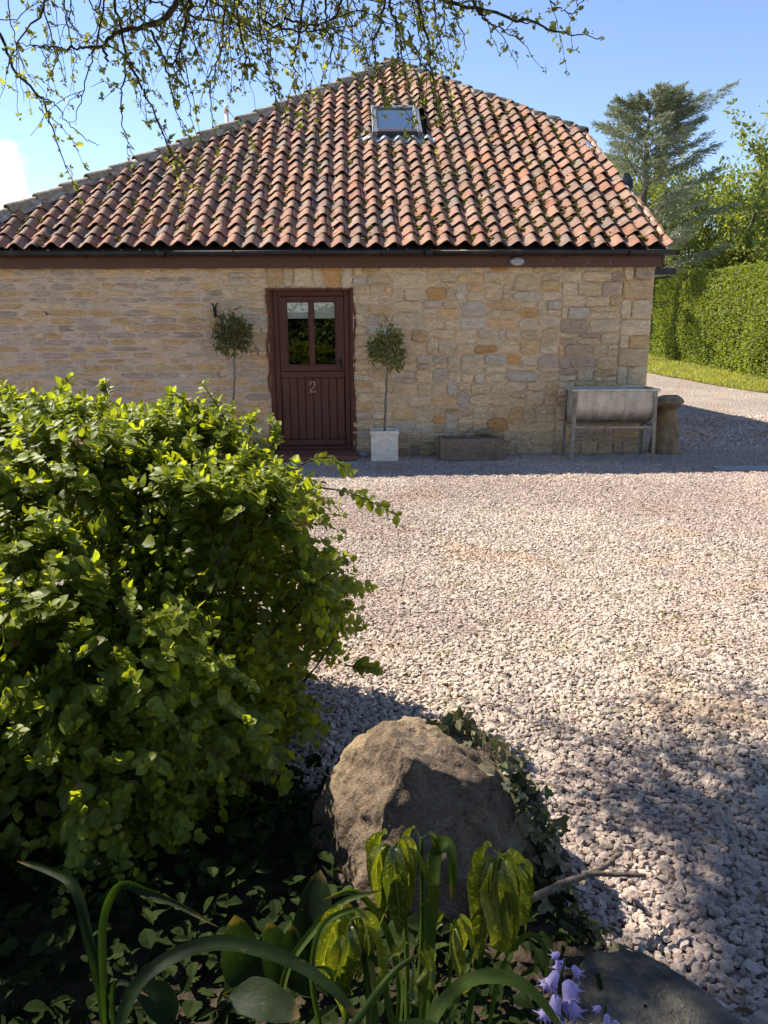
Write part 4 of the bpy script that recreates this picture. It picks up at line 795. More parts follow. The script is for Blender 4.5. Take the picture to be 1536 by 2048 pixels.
for sx_ in (-1, 1):
    for sy in (-1, 1):
        m = MB(); x0, y0 = sx_ * (LX - 0.005), sy * (LY - 0.004); x1, y1 = sx_ * (LX + 0.01), sy * (LY + 0.02); V = []
        for (xx, yy, zz_) in ((x1, y1, 0.0), (x0, y0, 0.843)):
            V += [(xx, yy, zz_), (xx - sx_ * 0.042, yy, zz_), (xx - sx_ * 0.042, yy - sy * 0.006, zz_), (xx - sx_ * 0.006, yy - sy * 0.006, zz_), (xx - sx_ * 0.006, yy - sy * 0.042, zz_), (xx, yy - sy * 0.042, zz_)]
        F = [[i, (i + 1) % 6, 6 + (i + 1) % 6, 6 + i] for i in range(6)]; m.add(V, F if sx_ * sy < 0 else [f[::-1] for f in F]); m.build('leg', M['angle_iron'], gt)
for sy in (-1, 1): MB().box(-LX + 0.04, LX - 0.04, sy * LY - 0.004 + sy * 0.003, sy * LY + 0.004 + sy * 0.003, 0.405, 0.435, b=0.001).build('cross_bar', M['angle_iron'], gt)
for sx_ in (-1, 1): MB().box(sx_ * LX - 0.003, sx_ * LX + 0.003, -LY + 0.035, LY - 0.035, 0.405, 0.435, b=0.001).build('cross_bar', M['angle_iron'], gt)
# low brown stone trough
qa, qb = hpl(882, 924, -0.46), hpl(1006, 921, -0.46); st = thing('stone_trough', 'low brown stone trough planter on the gravel against the wall', 'trough', H((qa.x + qb.x) / 2, -0.27, 0), HOUSE_A + R(-2)); hw, hd, ht = (qb.x - qa.x) / 2, 0.20, 0.275
m = MB(); t_ = 0.05
for a in ((-hw, hw, -hd, -hd + t_, 0, ht), (-hw, hw, hd - t_, hd, 0, ht), (-hw, -hw + t_, -hd + t_, hd - t_, 0, ht), (hw - t_, hw, -hd + t_, hd - t_, 0, ht)): m.box(*a, b=0.012)
m.box(-hw + t_, hw - t_, -hd + t_, hd - t_, 0.0, 0.08)
V, F_, C_ = m.arrays(); V = V + 0.006 * np.stack([wob(V, 14, 1), wob(V, 14, 2), wob(V, 14, 3)], -1); link('basin', mesh_np('basin', V, F_, C_), M['brown_stone'], st); m = MB(); m.box(-hw + t_ + 0.001, hw - t_ - 0.001, -hd + t_ + 0.001, hd - t_ - 0.001, 0.12, 0.19); m.build('compost', M['soil'], st)
def rock(name, label, cat, loc, size, mat, seed, sub=3, amp=0.22, par=None):
    bm = bmesh.new(); bmesh.ops.create_icosphere(bm, subdivisions=sub, radius=1); V = np.array([v.co[:] for v in bm.verts]); F = np.array([[v.index for v in f.verts] for f in bm.faces]); bm.free()
    V = V * (1 + amp * fbm(V, 1.3, seed)[:, None]); V = np.sign(V) * np.abs(V) ** 0.85 * np.array(size); return link(name, mesh_np(name, V, [F], None, sub > 3), M[mat], par, loc, label, cat)
o = rock('loose_stone', 'loose grey stone lying behind the low brown trough', 'stone', H(*hpl(968, 868, -0.035)) + Vector((0, 0, 0.0)), (0.11, 0.05, 0.05), 'slab', 3); o.location.z = 0.325; o.location = H(hpl(968, 868, -0.06).x, -0.115, 0.315)
p = gnd(727, 916); rock('pebble', 'pale rounded pebble on the gravel beside the white planter', 'stone', (p.x, p.y, 0.035), (0.055, 0.05, 0.05), 'slat_grey', 5, 2, 0.12)
# staddle stone at the corner
c = H(3.62, -0.02, 0); sd = thing('staddle_stone', 'mushroom-shaped staddle stone standing at the house corner', 'staddle stone', (c.x, c.y, 0), R(20))
m = MB(); V = []
for z_, r in ((-0.02, 0.175), (0.0, 0.175), (0.2, 0.155), (0.42, 0.125), (0.60, 0.10)): V += [(r * math.cos(a) * (1.0 if abs(math.cos(2 * a)) > 0.3 else 1.12), r * math.sin(a) * (1.0 if abs(math.cos(2 * a)) > 0.3 else 1.12), z_) for a in np.linspace(0, 2 * math.pi, 16, endpoint=False)]
V = np.array(V); V = V + 0.010 * np.stack([wob(V, 12, 1), wob(V, 12, 2), V[:, 0] * 0], -1); m.add(V, [[q * 16 + i, q * 16 + (i + 1) % 16, (q + 1) * 16 + (i + 1) % 16, (q + 1) * 16 + i] for q in range(4) for i in range(16)]); m.build('shaft', M['staddle'], sd, True)
m = MB(); V = ICO2[0] * np.array([0.23, 0.23, 0.085]); V = V * (1 + 0.22 * wob(V, 11, 4)[:, None]) + np.array([0, 0, 0.66]); m.add(V, ICO2[1]); m.build('cap', M['staddle'], sd)
# flush drain slab at the right edge
p = gnd(1512, 939); m = MB(); m.box(-0.45, 0.55, -0.11, 0.11, -0.03, 0.028, b=0.008); m.build('drain_slab', M['slat_grey'], None, loc=(p.x, p.y, 0.0), label='pale flat drain slab set in the gravel at the right edge', cat='drain')

# ============================================================ beyond the house: verge, hedge, trees
ys_ = np.linspace(12.5, 44, 50); xl_ = drive_r(ys_) - 0.05 + 0.05 * np.sin(ys_ * 3.1); V = np.concatenate([np.stack([xl_, ys_, terr(xl_, ys_) + 0.004], -1), np.stack([xl_ + 0.5, ys_, terr(xl_, ys_) + 0.07], -1), np.stack([np.full(50, 16.0), ys_, terr(xl_, ys_) + 0.07], -1)])
link('grass_verge', mesh_np('grass_verge', V, [[[q * 50 + i, (q + 1) * 50 + i, (q + 1) * 50 + i + 1, q * 50 + i + 1] for q in range(2) for i in range(49)]]), M['field'], kind='structure', label='sunlit strip of grass between gravel and hedge')
n = 34000; y_ = rng.uniform(14, 40, n); x_ = drive_r(y_) - 0.12 + 3.4 * rng.uniform(0, 1, n) ** 1.4; P = np.stack([x_, y_, terr(x_, y_) + 0.01 + 0.06 * np.clip((x_ - drive_r(y_)) / 0.5, 0, 1)], -1); D = rng.normal(0, 0.45, (n, 3)); D[:, 2] = 1; mb = MB()
leafset(mb, P, D, rdir(n), rng.uniform(0.05, 0.16, n), mixcol((0.20, 0.22, 0.06), (0.34, 0.34, 0.11), rng.uniform(0, 1, n)), LANCE, 0.9); mb.build('grass', M['grass'], None, kind='stuff', label='short sunlit grass on the verge under the hedge', cat='grass')
def hedge(name, label, x0, x1, ya, yb, h0, h1, n, seed, lsize, ca, cb):
    rt = thing(name, label, 'hedge', ((x0 + x1) / 2, (ya + yb) / 2, 0)); ox, oy = (x0 + x1) / 2, (ya + yb) / 2
    def surf(k):
        out = []; nrm = []
        u = rng.uniform(0, 1, k); f = rng.uniform(0, 1, k); y = ya + (yb - ya) * u; hz = h0 + (h1 - h0) * u; wv = 0.22 * fbm(np.stack([y, f * 3, y * 0], -1), 0.9, seed)
        top = f > 0.72; side = ~top; z = np.where(side, rng.uniform(0.0, 1, k) ** 0.9 * hz, hz); x = np.where(side, x0 + wv - 0.25 * np.sin(np.clip(z / hz, 0, 1) * np.pi) * 0.6 + np.where(z > hz * 0.93, 0.10, 0), rng.uniform(x0, x1, k)); z = np.where(top, hz + 0.10 * fbm(np.stack([x, y, x * 0], -1), 1.3, seed), z)
        nn = np.where(side[:, None], np.array([-1, -0.15, 0.15]), np.array([0, 0, 1.0])); return np.stack([x - ox, y - oy, z + terr(x, y)], -1), nn
    P, nn = surf(n); hol = np.clip((fbm(P, 1.7, seed + 20) - 0.15) * 2.2, 0, 1) * np.clip(1.4 - P[:, 2] / 2.6, 0.15, 1); P = P - nn * (rng.exponential(0.07, n) + 0.14 * hol)[:, None] + nn * 0.03; kp = rng.uniform(0, 1, n) > hol * 0.45; P, nn = P[kp], nn[kp]; n = len(P); D = nn * 0.5 + rng.normal(0, 0.6, (n, 3)) + np.array([0, 0, 0.3]); Nn = nn + rng.normal(0, 0.55, (n, 3)); pat = fbm(P, 0.55, seed + 3)
    t_ = np.clip(rng.uniform(0, 1, n) * 0.7 + 0.3 * pat + 0.15, 0, 1); col = mixcol(ca, cb, t_); br = np.clip((fbm(P, 0.8, seed + 9) - 0.35) * 3, 0, 1) * (rng.uniform(0, 1, n) < 0.7); col = col * (1 - br[:, None]) + np.array((0.13, 0.10, 0.045)) * br[:, None]
    mb = MB(); leafset(mb, P, D, Nn, rng.uniform(0.7, 1.3, n) * lsize, col, QUAD, 1.0); mb.build('foliage', M['leaf_far'], rt, kind='stuff')
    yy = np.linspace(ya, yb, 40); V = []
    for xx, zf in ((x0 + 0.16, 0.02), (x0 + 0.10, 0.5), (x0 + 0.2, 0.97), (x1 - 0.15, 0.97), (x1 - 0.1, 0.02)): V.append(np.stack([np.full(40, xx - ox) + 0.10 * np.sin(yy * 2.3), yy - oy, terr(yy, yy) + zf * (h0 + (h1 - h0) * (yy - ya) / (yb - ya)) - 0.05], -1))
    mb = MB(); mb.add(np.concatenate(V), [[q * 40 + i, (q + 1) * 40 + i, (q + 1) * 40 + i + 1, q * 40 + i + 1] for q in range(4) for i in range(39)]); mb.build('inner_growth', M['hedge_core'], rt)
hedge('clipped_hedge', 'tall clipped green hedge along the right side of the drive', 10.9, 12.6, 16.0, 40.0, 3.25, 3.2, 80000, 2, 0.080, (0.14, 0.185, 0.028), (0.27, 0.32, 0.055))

def inview(q): return q[1] > 0.2 and q[2] < CAMH + 0.13 + 0.40 * q[1] and abs(q[0]) < 0.62 * q[1] + 0.2
def grow(mb, tips, p, d, ln, r, lev, maxlev, spread, up, kids, rngl, seg=5, off=None):
    pts = [np.array(p, float)]; dd = np.array(d, float)
    for i in range(seg): dd = unit(dd + rngl.normal(0, 0.13, 3) + np.array([0, 0, up]) * 0.12); pts.append(pts[-1] + dd * ln / seg)
    if off is not None and any(inview(q + off) for q in pts): return
    r1 = r * (0.55 if lev < maxlev else 0.3); mb.tube(np.array(pts), np.linspace(r, r1, seg + 1), 6 if lev < 2 else 4, cap=False)
    if lev >= 2: tips.extend([(q, dd) for q in pts[2:]])
    if lev < maxlev:
        for k in range(kids):
            i = min(seg, 2 + int(rngl.integers(0, seg - 1))); ax = unit(np.cross(dd, rngl.normal(0, 1, 3))); nd = unit(dd * math.cos(spread) + ax * math.sin(spread) * rngl.uniform(0.6, 1.3)); grow(mb, tips, pts[i], nd, ln * rngl.uniform(0.55, 0.8), r1 * rngl.uniform(0.5, 0.8), lev + 1, maxlev, spread, up, kids, rngl, seg, off)
def leafy_tree(label, base, h, spread, nleaf, lsize, ca, cb, seed, kids=5, stems=3, group=None, name='deciduous_tree', cs=0.5):
    rl = np.random.default_rng(seed); rt = thing(name, label, 'tree', base, 0, group); mb = MB(); tips = []
    for k in range(stems): grow(mb, tips, (rl.normal(0, 0.25), rl.normal(0, 0.25), 0), unit(np.array([rl.normal(0, 0.3), rl.normal(0, 0.3), 1.0])), h * 0.42, 0.035 * h * 0.5, 0, 3, spread, 0.35, kids, rl)
    mb.build('trunk', M['bark'], rt, True); TP = np.array([t_[0] for t_ in tips]); TD = np.array([t_[1] for t_ in tips]); i = rl.integers(0, len(TP), nleaf); P = TP[i] + rl.normal(0, 0.13 * cs * 2, (nleaf, 3)); D = TD[i] + rl.normal(0, 0.8, (nleaf, 3))
    col = mixcol(ca, cb, rl.uniform(0, 1, nleaf)); mb = MB(); leafset(mb, P, D, rl.normal(0, 1, (nleaf, 3)) + np.array([0, 0, 0.8]), rl.uniform(0.7, 1.4, nleaf) * lsize, col, QUAD, 1.0); mb.build('crown', M['leaf_far'], rt, kind='stuff')
GR = 'trees behind the hedge'
b = at(1415, 560, 33); leafy_tree('light green spring tree behind the hedge, directly right of the cedar', (b.x, b.y, 0.4), 9.6, 0.62, 17000, 0.17, (0.13, 0.165, 0.045), (0.26, 0.30, 0.085), 3, 5, 3, GR)
b = at(1600, 560, 31); leafy_tree('sparse spring tree at the right edge behind the hedge', (b.x, b.y, 0.4), 8.2, 0.6, 9000, 0.16, (0.15, 0.19, 0.04), (0.28, 0.31, 0.08), 8, 5, 3, GR)
b = at(1385, 560, 37); leafy_tree('bushy tree behind the hedge nearest the cottage, below the cedar tiers', (b.x, b.y, 0.5), 9.2, 0.65, 13000, 0.16, (0.10, 0.14, 0.04), (0.22, 0.26, 0.075), 13, 5, 4, GR)
for k, (px, h_, lb) in enumerate(((1345, 4.4, 'dark low bush between the cottage corner and the hedge'), (1450, 4.7, 'dark low bush behind the middle of the hedge'), (1560, 4.9, 'dark low bush behind the right end of the hedge'))):
    b = at(px, 540, 39 - k * 1.5); leafy_tree(lb, (b.x, b.y, 0.5), h_ * 1.25, 0.75, 6000, 0.20, (0.045, 0.06, 0.02), (0.10, 0.12, 0.035), 21 + k, 5, 4, 'bushes behind the hedge', 'background_bush', 0.8)
# the garden behind the viewer: mirrored in the door glass, and it shades the bed from the open sky
gh = thing('garden_hedge', 'dark garden hedge mirrored in the glass of the door', 'hedge', (0, -5.5, 0)); n = 9000; x_ = rng.uniform(-11, 11, n); z_ = rng.uniform(0, 1, n) * (2.7 + 0.4 * np.sin(x_ * 0.9)); P = np.stack([x_, 0.9 + 0.25 * fbm(np.stack([x_, z_, x_ * 0], -1), 0.9, 1) + rng.normal(0, 0.06, n), z_], -1); mb = MB()
leafset(mb, P, rng.normal(0, 1, (n, 3)), rng.normal(0, 0.6, (n, 3)) + np.array([0, 1, 0.2]), rng.uniform(0.12, 0.22, n), mixcol((0.09, 0.12, 0.03), (0.20, 0.24, 0.06), rng.uniform(0, 1, n)), QUAD, 1.0); mb.build('foliage', M['leaf_far'], gh, kind='stuff')
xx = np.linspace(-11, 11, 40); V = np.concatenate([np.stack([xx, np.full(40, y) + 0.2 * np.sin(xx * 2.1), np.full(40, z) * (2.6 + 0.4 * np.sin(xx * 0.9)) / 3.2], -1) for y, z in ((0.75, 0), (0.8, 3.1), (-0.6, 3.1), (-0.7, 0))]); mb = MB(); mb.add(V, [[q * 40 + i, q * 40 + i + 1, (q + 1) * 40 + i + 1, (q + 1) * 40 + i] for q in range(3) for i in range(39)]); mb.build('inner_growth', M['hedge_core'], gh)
# cedar: wind-swept tiers of drooping sprays
b = at(1272, 520, 29); cz0 = 0.36; ced = thing('cedar_tree', 'blue-grey cedar with wind-swept feathery tiers behind the cottage', 'tree', (b.x, b.y, cz0)); rl = np.random.default_rng(4); mb = MB(); top = at(1302, 205, 29) - Vector((b.x, b.y, cz0))
tr_ = spline([(0, 0, 0), (0.05, 0, 3.0), (0.15, 0, 6.0), (top.x * 0.6, 0, top.z * 0.88), (top.x, 0, top.z)], 30, 0.02); mb.tube(tr_, np.linspace(0.24, 0.015, 30), 7); NP, ND, NNn = [], [], []
def frond(p0, d, ln, r):
    P = spline([p0, p0 + d * ln * 0.5 + np.array([0, 0, 0.10 * ln]), p0 + d * ln + np.array([0, 0, 0.12 * ln])], 12, 0.02); mb.tube(P, np.linspace(r, 0.006, 12), 4, cap=False); sd_ = unit(np.cross(d, [0, 0, 1.0]))
    for i in range(2, 12):
        for k in range(5):
            L_ = ln * 0.34 * (1.15 - i / 12) + 0.22; sg = 1 if k % 2 else -1; bd = unit(d * 0.85 + sd_ * sg * rl.uniform(0.3, 0.9) + np.array([0.12, 0, rl.uniform(-0.25, 0.12)])); q0 = P[i] + rl.normal(0, 0.03, 3); m_ = 9; tt = np.linspace(0.1, 1, m_)
            q = q0 + bd * (tt * L_)[:, None] + np.array([0, 0, -0.10])[None] * (tt ** 2 * L_)[:, None]
            for dd_ in range(2): NP.append(q + rl.normal(0, 0.015, q.shape)); ND.append(np.tile(bd, (m_, 1)) + rl.normal(0, 0.38, (m_, 3)) + np.array([0.1, 0, 0.05])); NNn.append(rl.normal(0, 0.6, (m_, 3)) + np.array([0, 0, 1]))
for k in range(50):
    f_ = 0.26 + 0.72 * (k / 50) ** 0.9; i = int(f_ * 29); an = k * 2.4 + rl.normal(0, 0.3); ln = (3.0 * (1 - f_) ** 0.62 + 0.45) * rl.uniform(0.8, 1.15); dx, dy = math.cos(an), math.sin(an); ln *= 0.88 + 0.12 * max(dx, 0) - 0.05 * max(-dx, 0)
    frond(tr_[i], unit(np.array([dx + 0.22, dy * 0.9, 0.24 + 0.40 * max(dx, 0) * f_ + 0.1 * f_])), ln, 0.045 * (1 - f_) + 0.012)
frond(tr_[26], unit(np.array([0.75, 0, 0.60])), 1.1, 0.02); frond(tr_[20], unit(np.array([0.85, -0.1, 0.50])), 2.9, 0.03); frond(tr_[23], unit(np.array([0.9, 0, 0.42])), 1.9, 0.02)
mb.build('trunk', M['bark'], ced, True); P, D, Nn = map(np.concatenate, (NP, ND, NNn)); n = len(P); mb = MB(); leafset(mb, P, D, Nn, rl.uniform(0.10, 0.19, n), mixcol((0.19, 0.21, 0.145), (0.37, 0.385, 0.29), rl.uniform(0, 1, n)), LANCE, 0.75); mb.build('crown', M['needle'], ced, kind='stuff'); print('cedar sprays', n)

# ============================================================ foreground
def ribbon(pts, width, fold=0.25, n=16, twist=0.0, hint=None, wprof=None, col=(0.2, 0.25, 0.04)):
    P = spline(pts, n); T = unit(np.gradient(P, axis=0)); view = unit(np.array(CAMP)[None] - P) if hint is None else np.tile(np.array(hint, float), (n, 1)); S = unit(np.cross(T, view)); U = np.cross(S, T)
    S2 = S * math.cos(twist) + U * math.sin(twist); U2 = U * math.cos(twist) - S * math.sin(twist); t = np.linspace(0, 1, n); wp = wprof(t) if wprof else np.interp(t, [0, 0.15, 0.6, 0.9, 1], [0.55, 0.9, 1.0, 0.55, 0.03])
    ac = np.array([-1, -0.5, 0, 0.5, 1.0]); V = P[:, None, :] + (width / 2 * wp)[:, None, None] * (ac[None, :, None] * S2[:, None, :] + (fold * np.abs(ac) ** 1.4)[None, :, None] * U2[:, None, :]); V = V.reshape(-1, 3)
    F = np.array([[i * 5 + j, i * 5 + j + 1, i * 5 + 5 + j + 1, i * 5 + 5 + j] for i in range(n - 1) for j in range(4)]); me = mesh_np('leaf', V, [F], col, True)
    uv = np.stack([np.repeat(t, 5) * 4, np.tile((ac + 1) / 2, n)], -1); me.uv_layers.new(name='UVMap').data.foreach_set('uv', uv[F.ravel()].astype(np.float32).ravel()); return me
# ---- leafy bush (left)
BE = [((-0.76, 2.68, 0.54), (0.60, 0.50, 0.55)), ((-1.0, 2.42, 0.60), (0.55, 0.40, 0.46)), ((-0.92, 2.92, 0.64), (0.46, 0.36, 0.60)), ((-1.25, 1.98, 0.28), (0.62, 0.34, 0.30)), ((-0.70, 2.38, 0.36), (0.44, 0.38, 0.36)), ((-1.45, 2.82, 0.64), (0.80, 0.68, 0.65)), ((-2.35, 2.95, 0.72), (0.95, 0.85, 0.73)), ((-1.15, 2.26, 0.46), (0.62, 0.42, 0.46)), ((-2.0, 2.15, 0.55), (0.85, 0.55, 0.55))]
def bf(P): return np.min([np.sum(np.abs((P - np.array(c)) / np.array(r)) ** 2.7, -1) ** (1 / 2.7) for c, r in BE], 0)
bush = thing('leafy_bush', 'large rounded green bush with oval leaves filling the left foreground', 'bush', (-1.4, 2.6, 0)); BO = np.array([-1.4, 2.6, 0.0])
SP, SN = [], []
for c, r in BE:
    n = int(2500 * (r[0] * r[1] + r[0] * r[2] + r[1] * r[2])); d = rdir(n); rad = np.sum(np.abs(d) ** 2.7, -1) ** (-1 / 2.7); P = np.array(c) + d * rad[:, None] * np.array(r); nn = unit(np.sign(d) * np.abs(d * rad[:, None]) ** 1.8 / np.array(r)); P = P + nn * (0.055 * fbm(P, 2.4, 3) + 0.025 * fbm(P, 7, 5))[:, None]
    k = (bf(P - nn * 0.05) > 0.90) & (P[:, 2] > 0.05) & (P[:, 0] > -3.2); SP.append(P[k]); SN.append(nn[k])
SP, SN = np.concatenate(SP), np.concatenate(SN); ns = len(SP)
def shoots(P0, D0, Ln, gap=0.021, lmin=0.030, lmax=0.046):
    out = []
    for a, d, l in zip(P0, D0, Ln):
        m_ = max(3, int(l / gap)); t = (np.arange(m_) + 0.6) / m_; sd = unit(np.cross(d, rng.normal(0, 1, 3))); q = a + d * (t * l)[:, None] + np.array([0, 0, -0.25]) * (t ** 2 * l)[:, None]
        for sg in (-1, 1): 
            s_ = sd[None] * sg + rng.normal(0, 0.25, (m_, 3)); out.append(np.concatenate([q, unit(s_ + d * 0.55 + np.array([0, 0, -0.12])), np.tile(d, (m_, 1)), (rng.uniform(lmin, lmax, m_) * (1.05 - 0.45 * t ** 2))[:, None], t[:, None]], 1))
        out.append(np.concatenate([q[-1:], d[None], sd[None], [[0.026]], [[1.0]]], 1))
    return np.concatenate(out)
SD = unit(SN * 0.75 + np.array([0.0, -0.05, 0.30]) + rng.normal(0, 0.42, SN.shape)); Lsh = rng.uniform(0.10, 0.24, ns); A = shoots(SP - SN * 0.10, SD, Lsh)
wands = [[at(640, 975, 2.62), at(700, 985, 2.55), at(745, 1005, 2.5), at(792, 1030, 2.46)], [at(470, 880, 3.0), at(440, 820, 3.0), at(405, 768, 3.0)], [at(500, 880, 3.0), at(500, 850, 3.0), at(512, 825, 3.0)], [at(90, 830, 3.3), at(110, 790, 3.3), at(145, 752, 3.3)], [at(540, 900, 2.95), at(555, 870, 2.95), at(540, 838, 2.95)], [at(690, 1330, 2.4), at(720, 1335, 2.38), at(752, 1335, 2.36)], [at(600, 930, 2.8), at(650, 915, 2.75), at(705, 945, 2.7)], [at(200, 820, 3.2), at(215, 790, 3.2), at(205, 765, 3.2)]]
stems = MB()
for wd_ in wands:
    P = spline(wd_, 14); stems.tube(P - BO, np.linspace(0.0035, 0.0015, 14), 4); T = unit(np.gradient(P, axis=0)); o_ = []
    for i in range(3, 14):
        sd = unit(np.cross(T[i], rng.normal(0, 1, 3)))
        for sg in (-1, 1): o_.append(np.concatenate([P[i], unit(sd * sg + T[i] * 0.7), T[i] + np.array([0, -0.5, 0.8]), [rng.uniform(0.024, 0.040)], [i / 14]]))
    A = np.concatenate([A, np.array(o_)])
nin = 22000; c_i = rng.choice(9, nin, p=[0.20, 0.15, 0.11, 0.08, 0.13, 0.11, 0.08, 0.08, 0.06]); d = rdir(nin); P = np.array([BE[i][0] for i in c_i]) + d * rng.uniform(0.55, 0.92, nin)[:, None] * np.array([BE[i][1] for i in c_i]); k = (P[:, 2] > 0.08) & (P[:, 0] > -3.2); P, d = P[k], d[k]; n = len(P)
A = np.concatenate([A, np.concatenate([P, unit(d + rng.normal(0, 0.7, (n, 3))), rng.normal(0, 1, (n, 3)), rng.uniform(0.03, 0.046, n)[:, None], rng.uniform(0, 0.5, n)[:, None]], 1)])
LP_, LD_, LT_, LL_, Lt = A[:, 0:3], A[:, 3:6], A[:, 6:9], A[:, 9], A[:, 10]; n = len(LP_); LL_ = LL_ * np.exp(rng.normal(0, 0.24, n)); LN_ = unit(0.65 * unit(LT_) + np.array([0, -0.25, 0.75]) + rng.normal(0, 0.3, (n, 3)))
tcol = np.clip(Lt * 0.45 + rng.uniform(0, 0.45, n) + 0.28 * fbm(LP_, 3.2, 6), 0, 1); LC_ = mixcol((0.100, 0.130, 0.015), (0.255, 0.300, 0.032), tcol)
dead = rng.uniform(0, 1, n) < 0.012; LC_[dead] = np.array((0.20, 0.13, 0.05)); LC_ = LC_ * np.exp(rng.normal(0, 0.13, (n, 1)))
# the 300 leaves that show largest are parts of their own
dist = np.linalg.norm(LP_ - np.array(CAMP), axis=1); toc = unit(np.array(CAMP) - LP_); outer = bf(LP_ + toc * 0.10) > 1.0; inv = np.array(LP_) - np.array(CAMP); cc = (np.array(CR.transposed()) @ inv.T).T; inf = (np.abs(cc[:, 0] / -cc[:, 2]) < 0.50) & (np.abs(cc[:, 1] / -cc[:, 2]) < 0.67)
score = np.where(outer & inf, LL_ / dist * np.abs(np.sum(LN_ * toc, 1)), 0); pick = np.argsort(-score)[:300]; pm = np.zeros(n, bool); pm[pick] = True
mb = MB(); leafset(mb, LP_[~pm] - BO, LD_[~pm], LN_[~pm], LL_[~pm], LC_[~pm], OVAL, rng.uniform(0.9, 1.15, (~pm).sum())); mb.build('foliage', M['leaf'], bush, True, kind='stuff'); print('bush leaves', n)
lm = []
for k in range(6):
    mb = MB(); leafset(mb, [[0, 0, 0]], [[1, 0, 0]], [[0, 0, 1]], 1.0, mixcol((0.100, 0.130, 0.015), (0.255, 0.300, 0.032), [0.15 + 0.14 * k])[0], OVAL, 0.92 + 0.05 * k); lm.append(mb.mesh('leaf', True)); lm[-1].materials.append(M['leaf'])
def place_leaf(me, p, d, nrm, ln, parent, name='leaf'):
    D = unit(np.asarray(d, float)); S = unit(np.cross(nrm, D)); U = np.cross(D, S); o = link(name, me, None, parent); mt = Matrix(((D[0], S[0], U[0], p[0]), (D[1], S[1], U[1], p[1]), (D[2], S[2], U[2], p[2]), (0, 0, 0, 1))) @ Matrix.Diagonal((ln, ln, ln, 1)); o.matrix_local = mt; return o
for i in pick: place_leaf(lm[min(5, int(tcol[i] * 6))], LP_[i] - BO, LD_[i], LN_[i], LL_[i], bush)
for k in range(150):
    i = rng.integers(0, ns); e_ = SP[i] - BO; b0 = np.array([e_[0] * 0.75 + rng.normal(0, 0.1), e_[1] * 0.3 + rng.normal(0, 0.12), 0.0]); md = (b0 + e_) / 2 + rng.normal(0, 0.06, 3) + np.array([0, 0, 0.1]); stems.tube(spline([b0, md, e_], 9, 0.006), np.linspace(0.009, 0.002, 9), 4, cap=False)
stems.build('stems', M['twig'], bush, True)

# ---- boulder
bm = bmesh.new(); bmesh.ops.create_icosphere(bm, subdivisions=6, radius=1); V = np.array([v.co[:] for v in bm.verts]); F = np.array([[v.index for v in f.verts] for f in bm.faces]); bm.free()
rad = np.sum(np.abs(V) ** 3.4, -1) ** (-1 / 3.4); V = V * rad[:, None]; frg = np.random.default_rng(23)
for q in range(16):
    nq = unit(frg.normal(0, 1, 3) + np.array([0, -0.25, 0.15])); dq = frg.uniform(0.80, 1.02); e_ = V @ nq - dq; V = V - np.where(e_ > 0, e_ * 0.88, 0)[:, None] * nq
for nq, dq in (((0.22, -0.05, 1.0), 0.80), ((0.9, -0.55, 0.55), 0.82), ((-0.9, -0.4, 0.35), 0.86), ((0.1, -1.0, 0.45), 0.84)):
    nq = unit(np.array(nq)); e_ = V @ nq - dq; V = V - np.where(e_ > 0, e_ * 0.92, 0)[:, None] * nq
V0 = V.copy(); zz = V[:, 2]
V = V * np.stack([0.335 - 0.07 * zz, 0.28 - 0.04 * zz, 0.355 - 0.05 * V0[:, 0] - 0.02 * V0[:, 1]], -1); V[:, 0] += 0.03 * zz - 0.03; V[:, 0] += np.where((zz < 0) & (V0[:, 0] < 0), 0.10 * zz * -V0[:, 0] * -1, 0)
nrm = unit(V0); rg = np.abs(fbm(V0, 2.1, 5)); V = V + nrm * (0.030 * fbm(V0, 1.6, 1) + 0.022 * (0.5 - rg) * 2 + 0.022 * (0.5 - np.abs(fbm(V0, 4.5, 3))) + 0.014 * fbm(V0, 7, 7) + 0.010 * (0.4 - np.abs(fbm(V0, 13, 4))) + 0.007 * fbm(V0, 24, 9))[:, None]
from mathutils.bvhtree import BVHTree
BV = BVHTree.FromPolygons([Vector(v) + Vector((0.165, 1.92, 0.105)) for v in V], F.tolist())
link('boulder', mesh_np('boulder', V, [F], None, True), M['boulder'], None, (0.165, 1.92, 0.105), 'big brown weathered boulder at the edge of the bed, ivy on its right', 'boulder')
# ---- flat grey slab, bottom right
pl = [gnd(x, y, 0.10) for x, y in ((1160, 1912), (1205, 1893), (1268, 1890), (1330, 1922), (1392, 1962), (1440, 2000), (1500, 2056), (1530, 2160), (1330, 2260), (1120, 2230), (1100, 2080), (1128, 1985))]
O2 = np.array([[p.x, p.y, 0.10] for p in pl]); Od = []
for i in range(len(O2)):
    a, b = O2[i], O2[(i + 1) % len(O2)]; Od += [a + (b - a) * t_ for t_ in (0, 0.25, 0.5, 0.75)]
Od = np.array(Od); Od[:, :2] += rng.normal(0, 0.003, (len(Od), 2)); cm = Od.mean(0); k = len(Od); V = []
for sc_, dz in ((1.03, -0.16), (1.01, -0.03), (0.985, -0.006), (0.93, 0.0), (0.75, 0.004), (0.5, 0.008), (0.25, 0.01), (0.02, 0.01)): q = cm + (Od - cm) * sc_; q[:, 2] += dz; q[:, 2] += (0.012 * fbm(q, 7, 2) if dz > -0.1 else 0); V.append(q)
V = np.concatenate(V) - cm; link('flat_stone', mesh_np('flat_stone', V, [[[q * k + i, q * k + (i + 1) % k, (q + 1) * k + (i + 1) % k, (q + 1) * k + i] for q in range(7) for i in range(k)]]), M['slab'], None, cm, 'flat angular grey stone in the bottom right corner', 'stone')
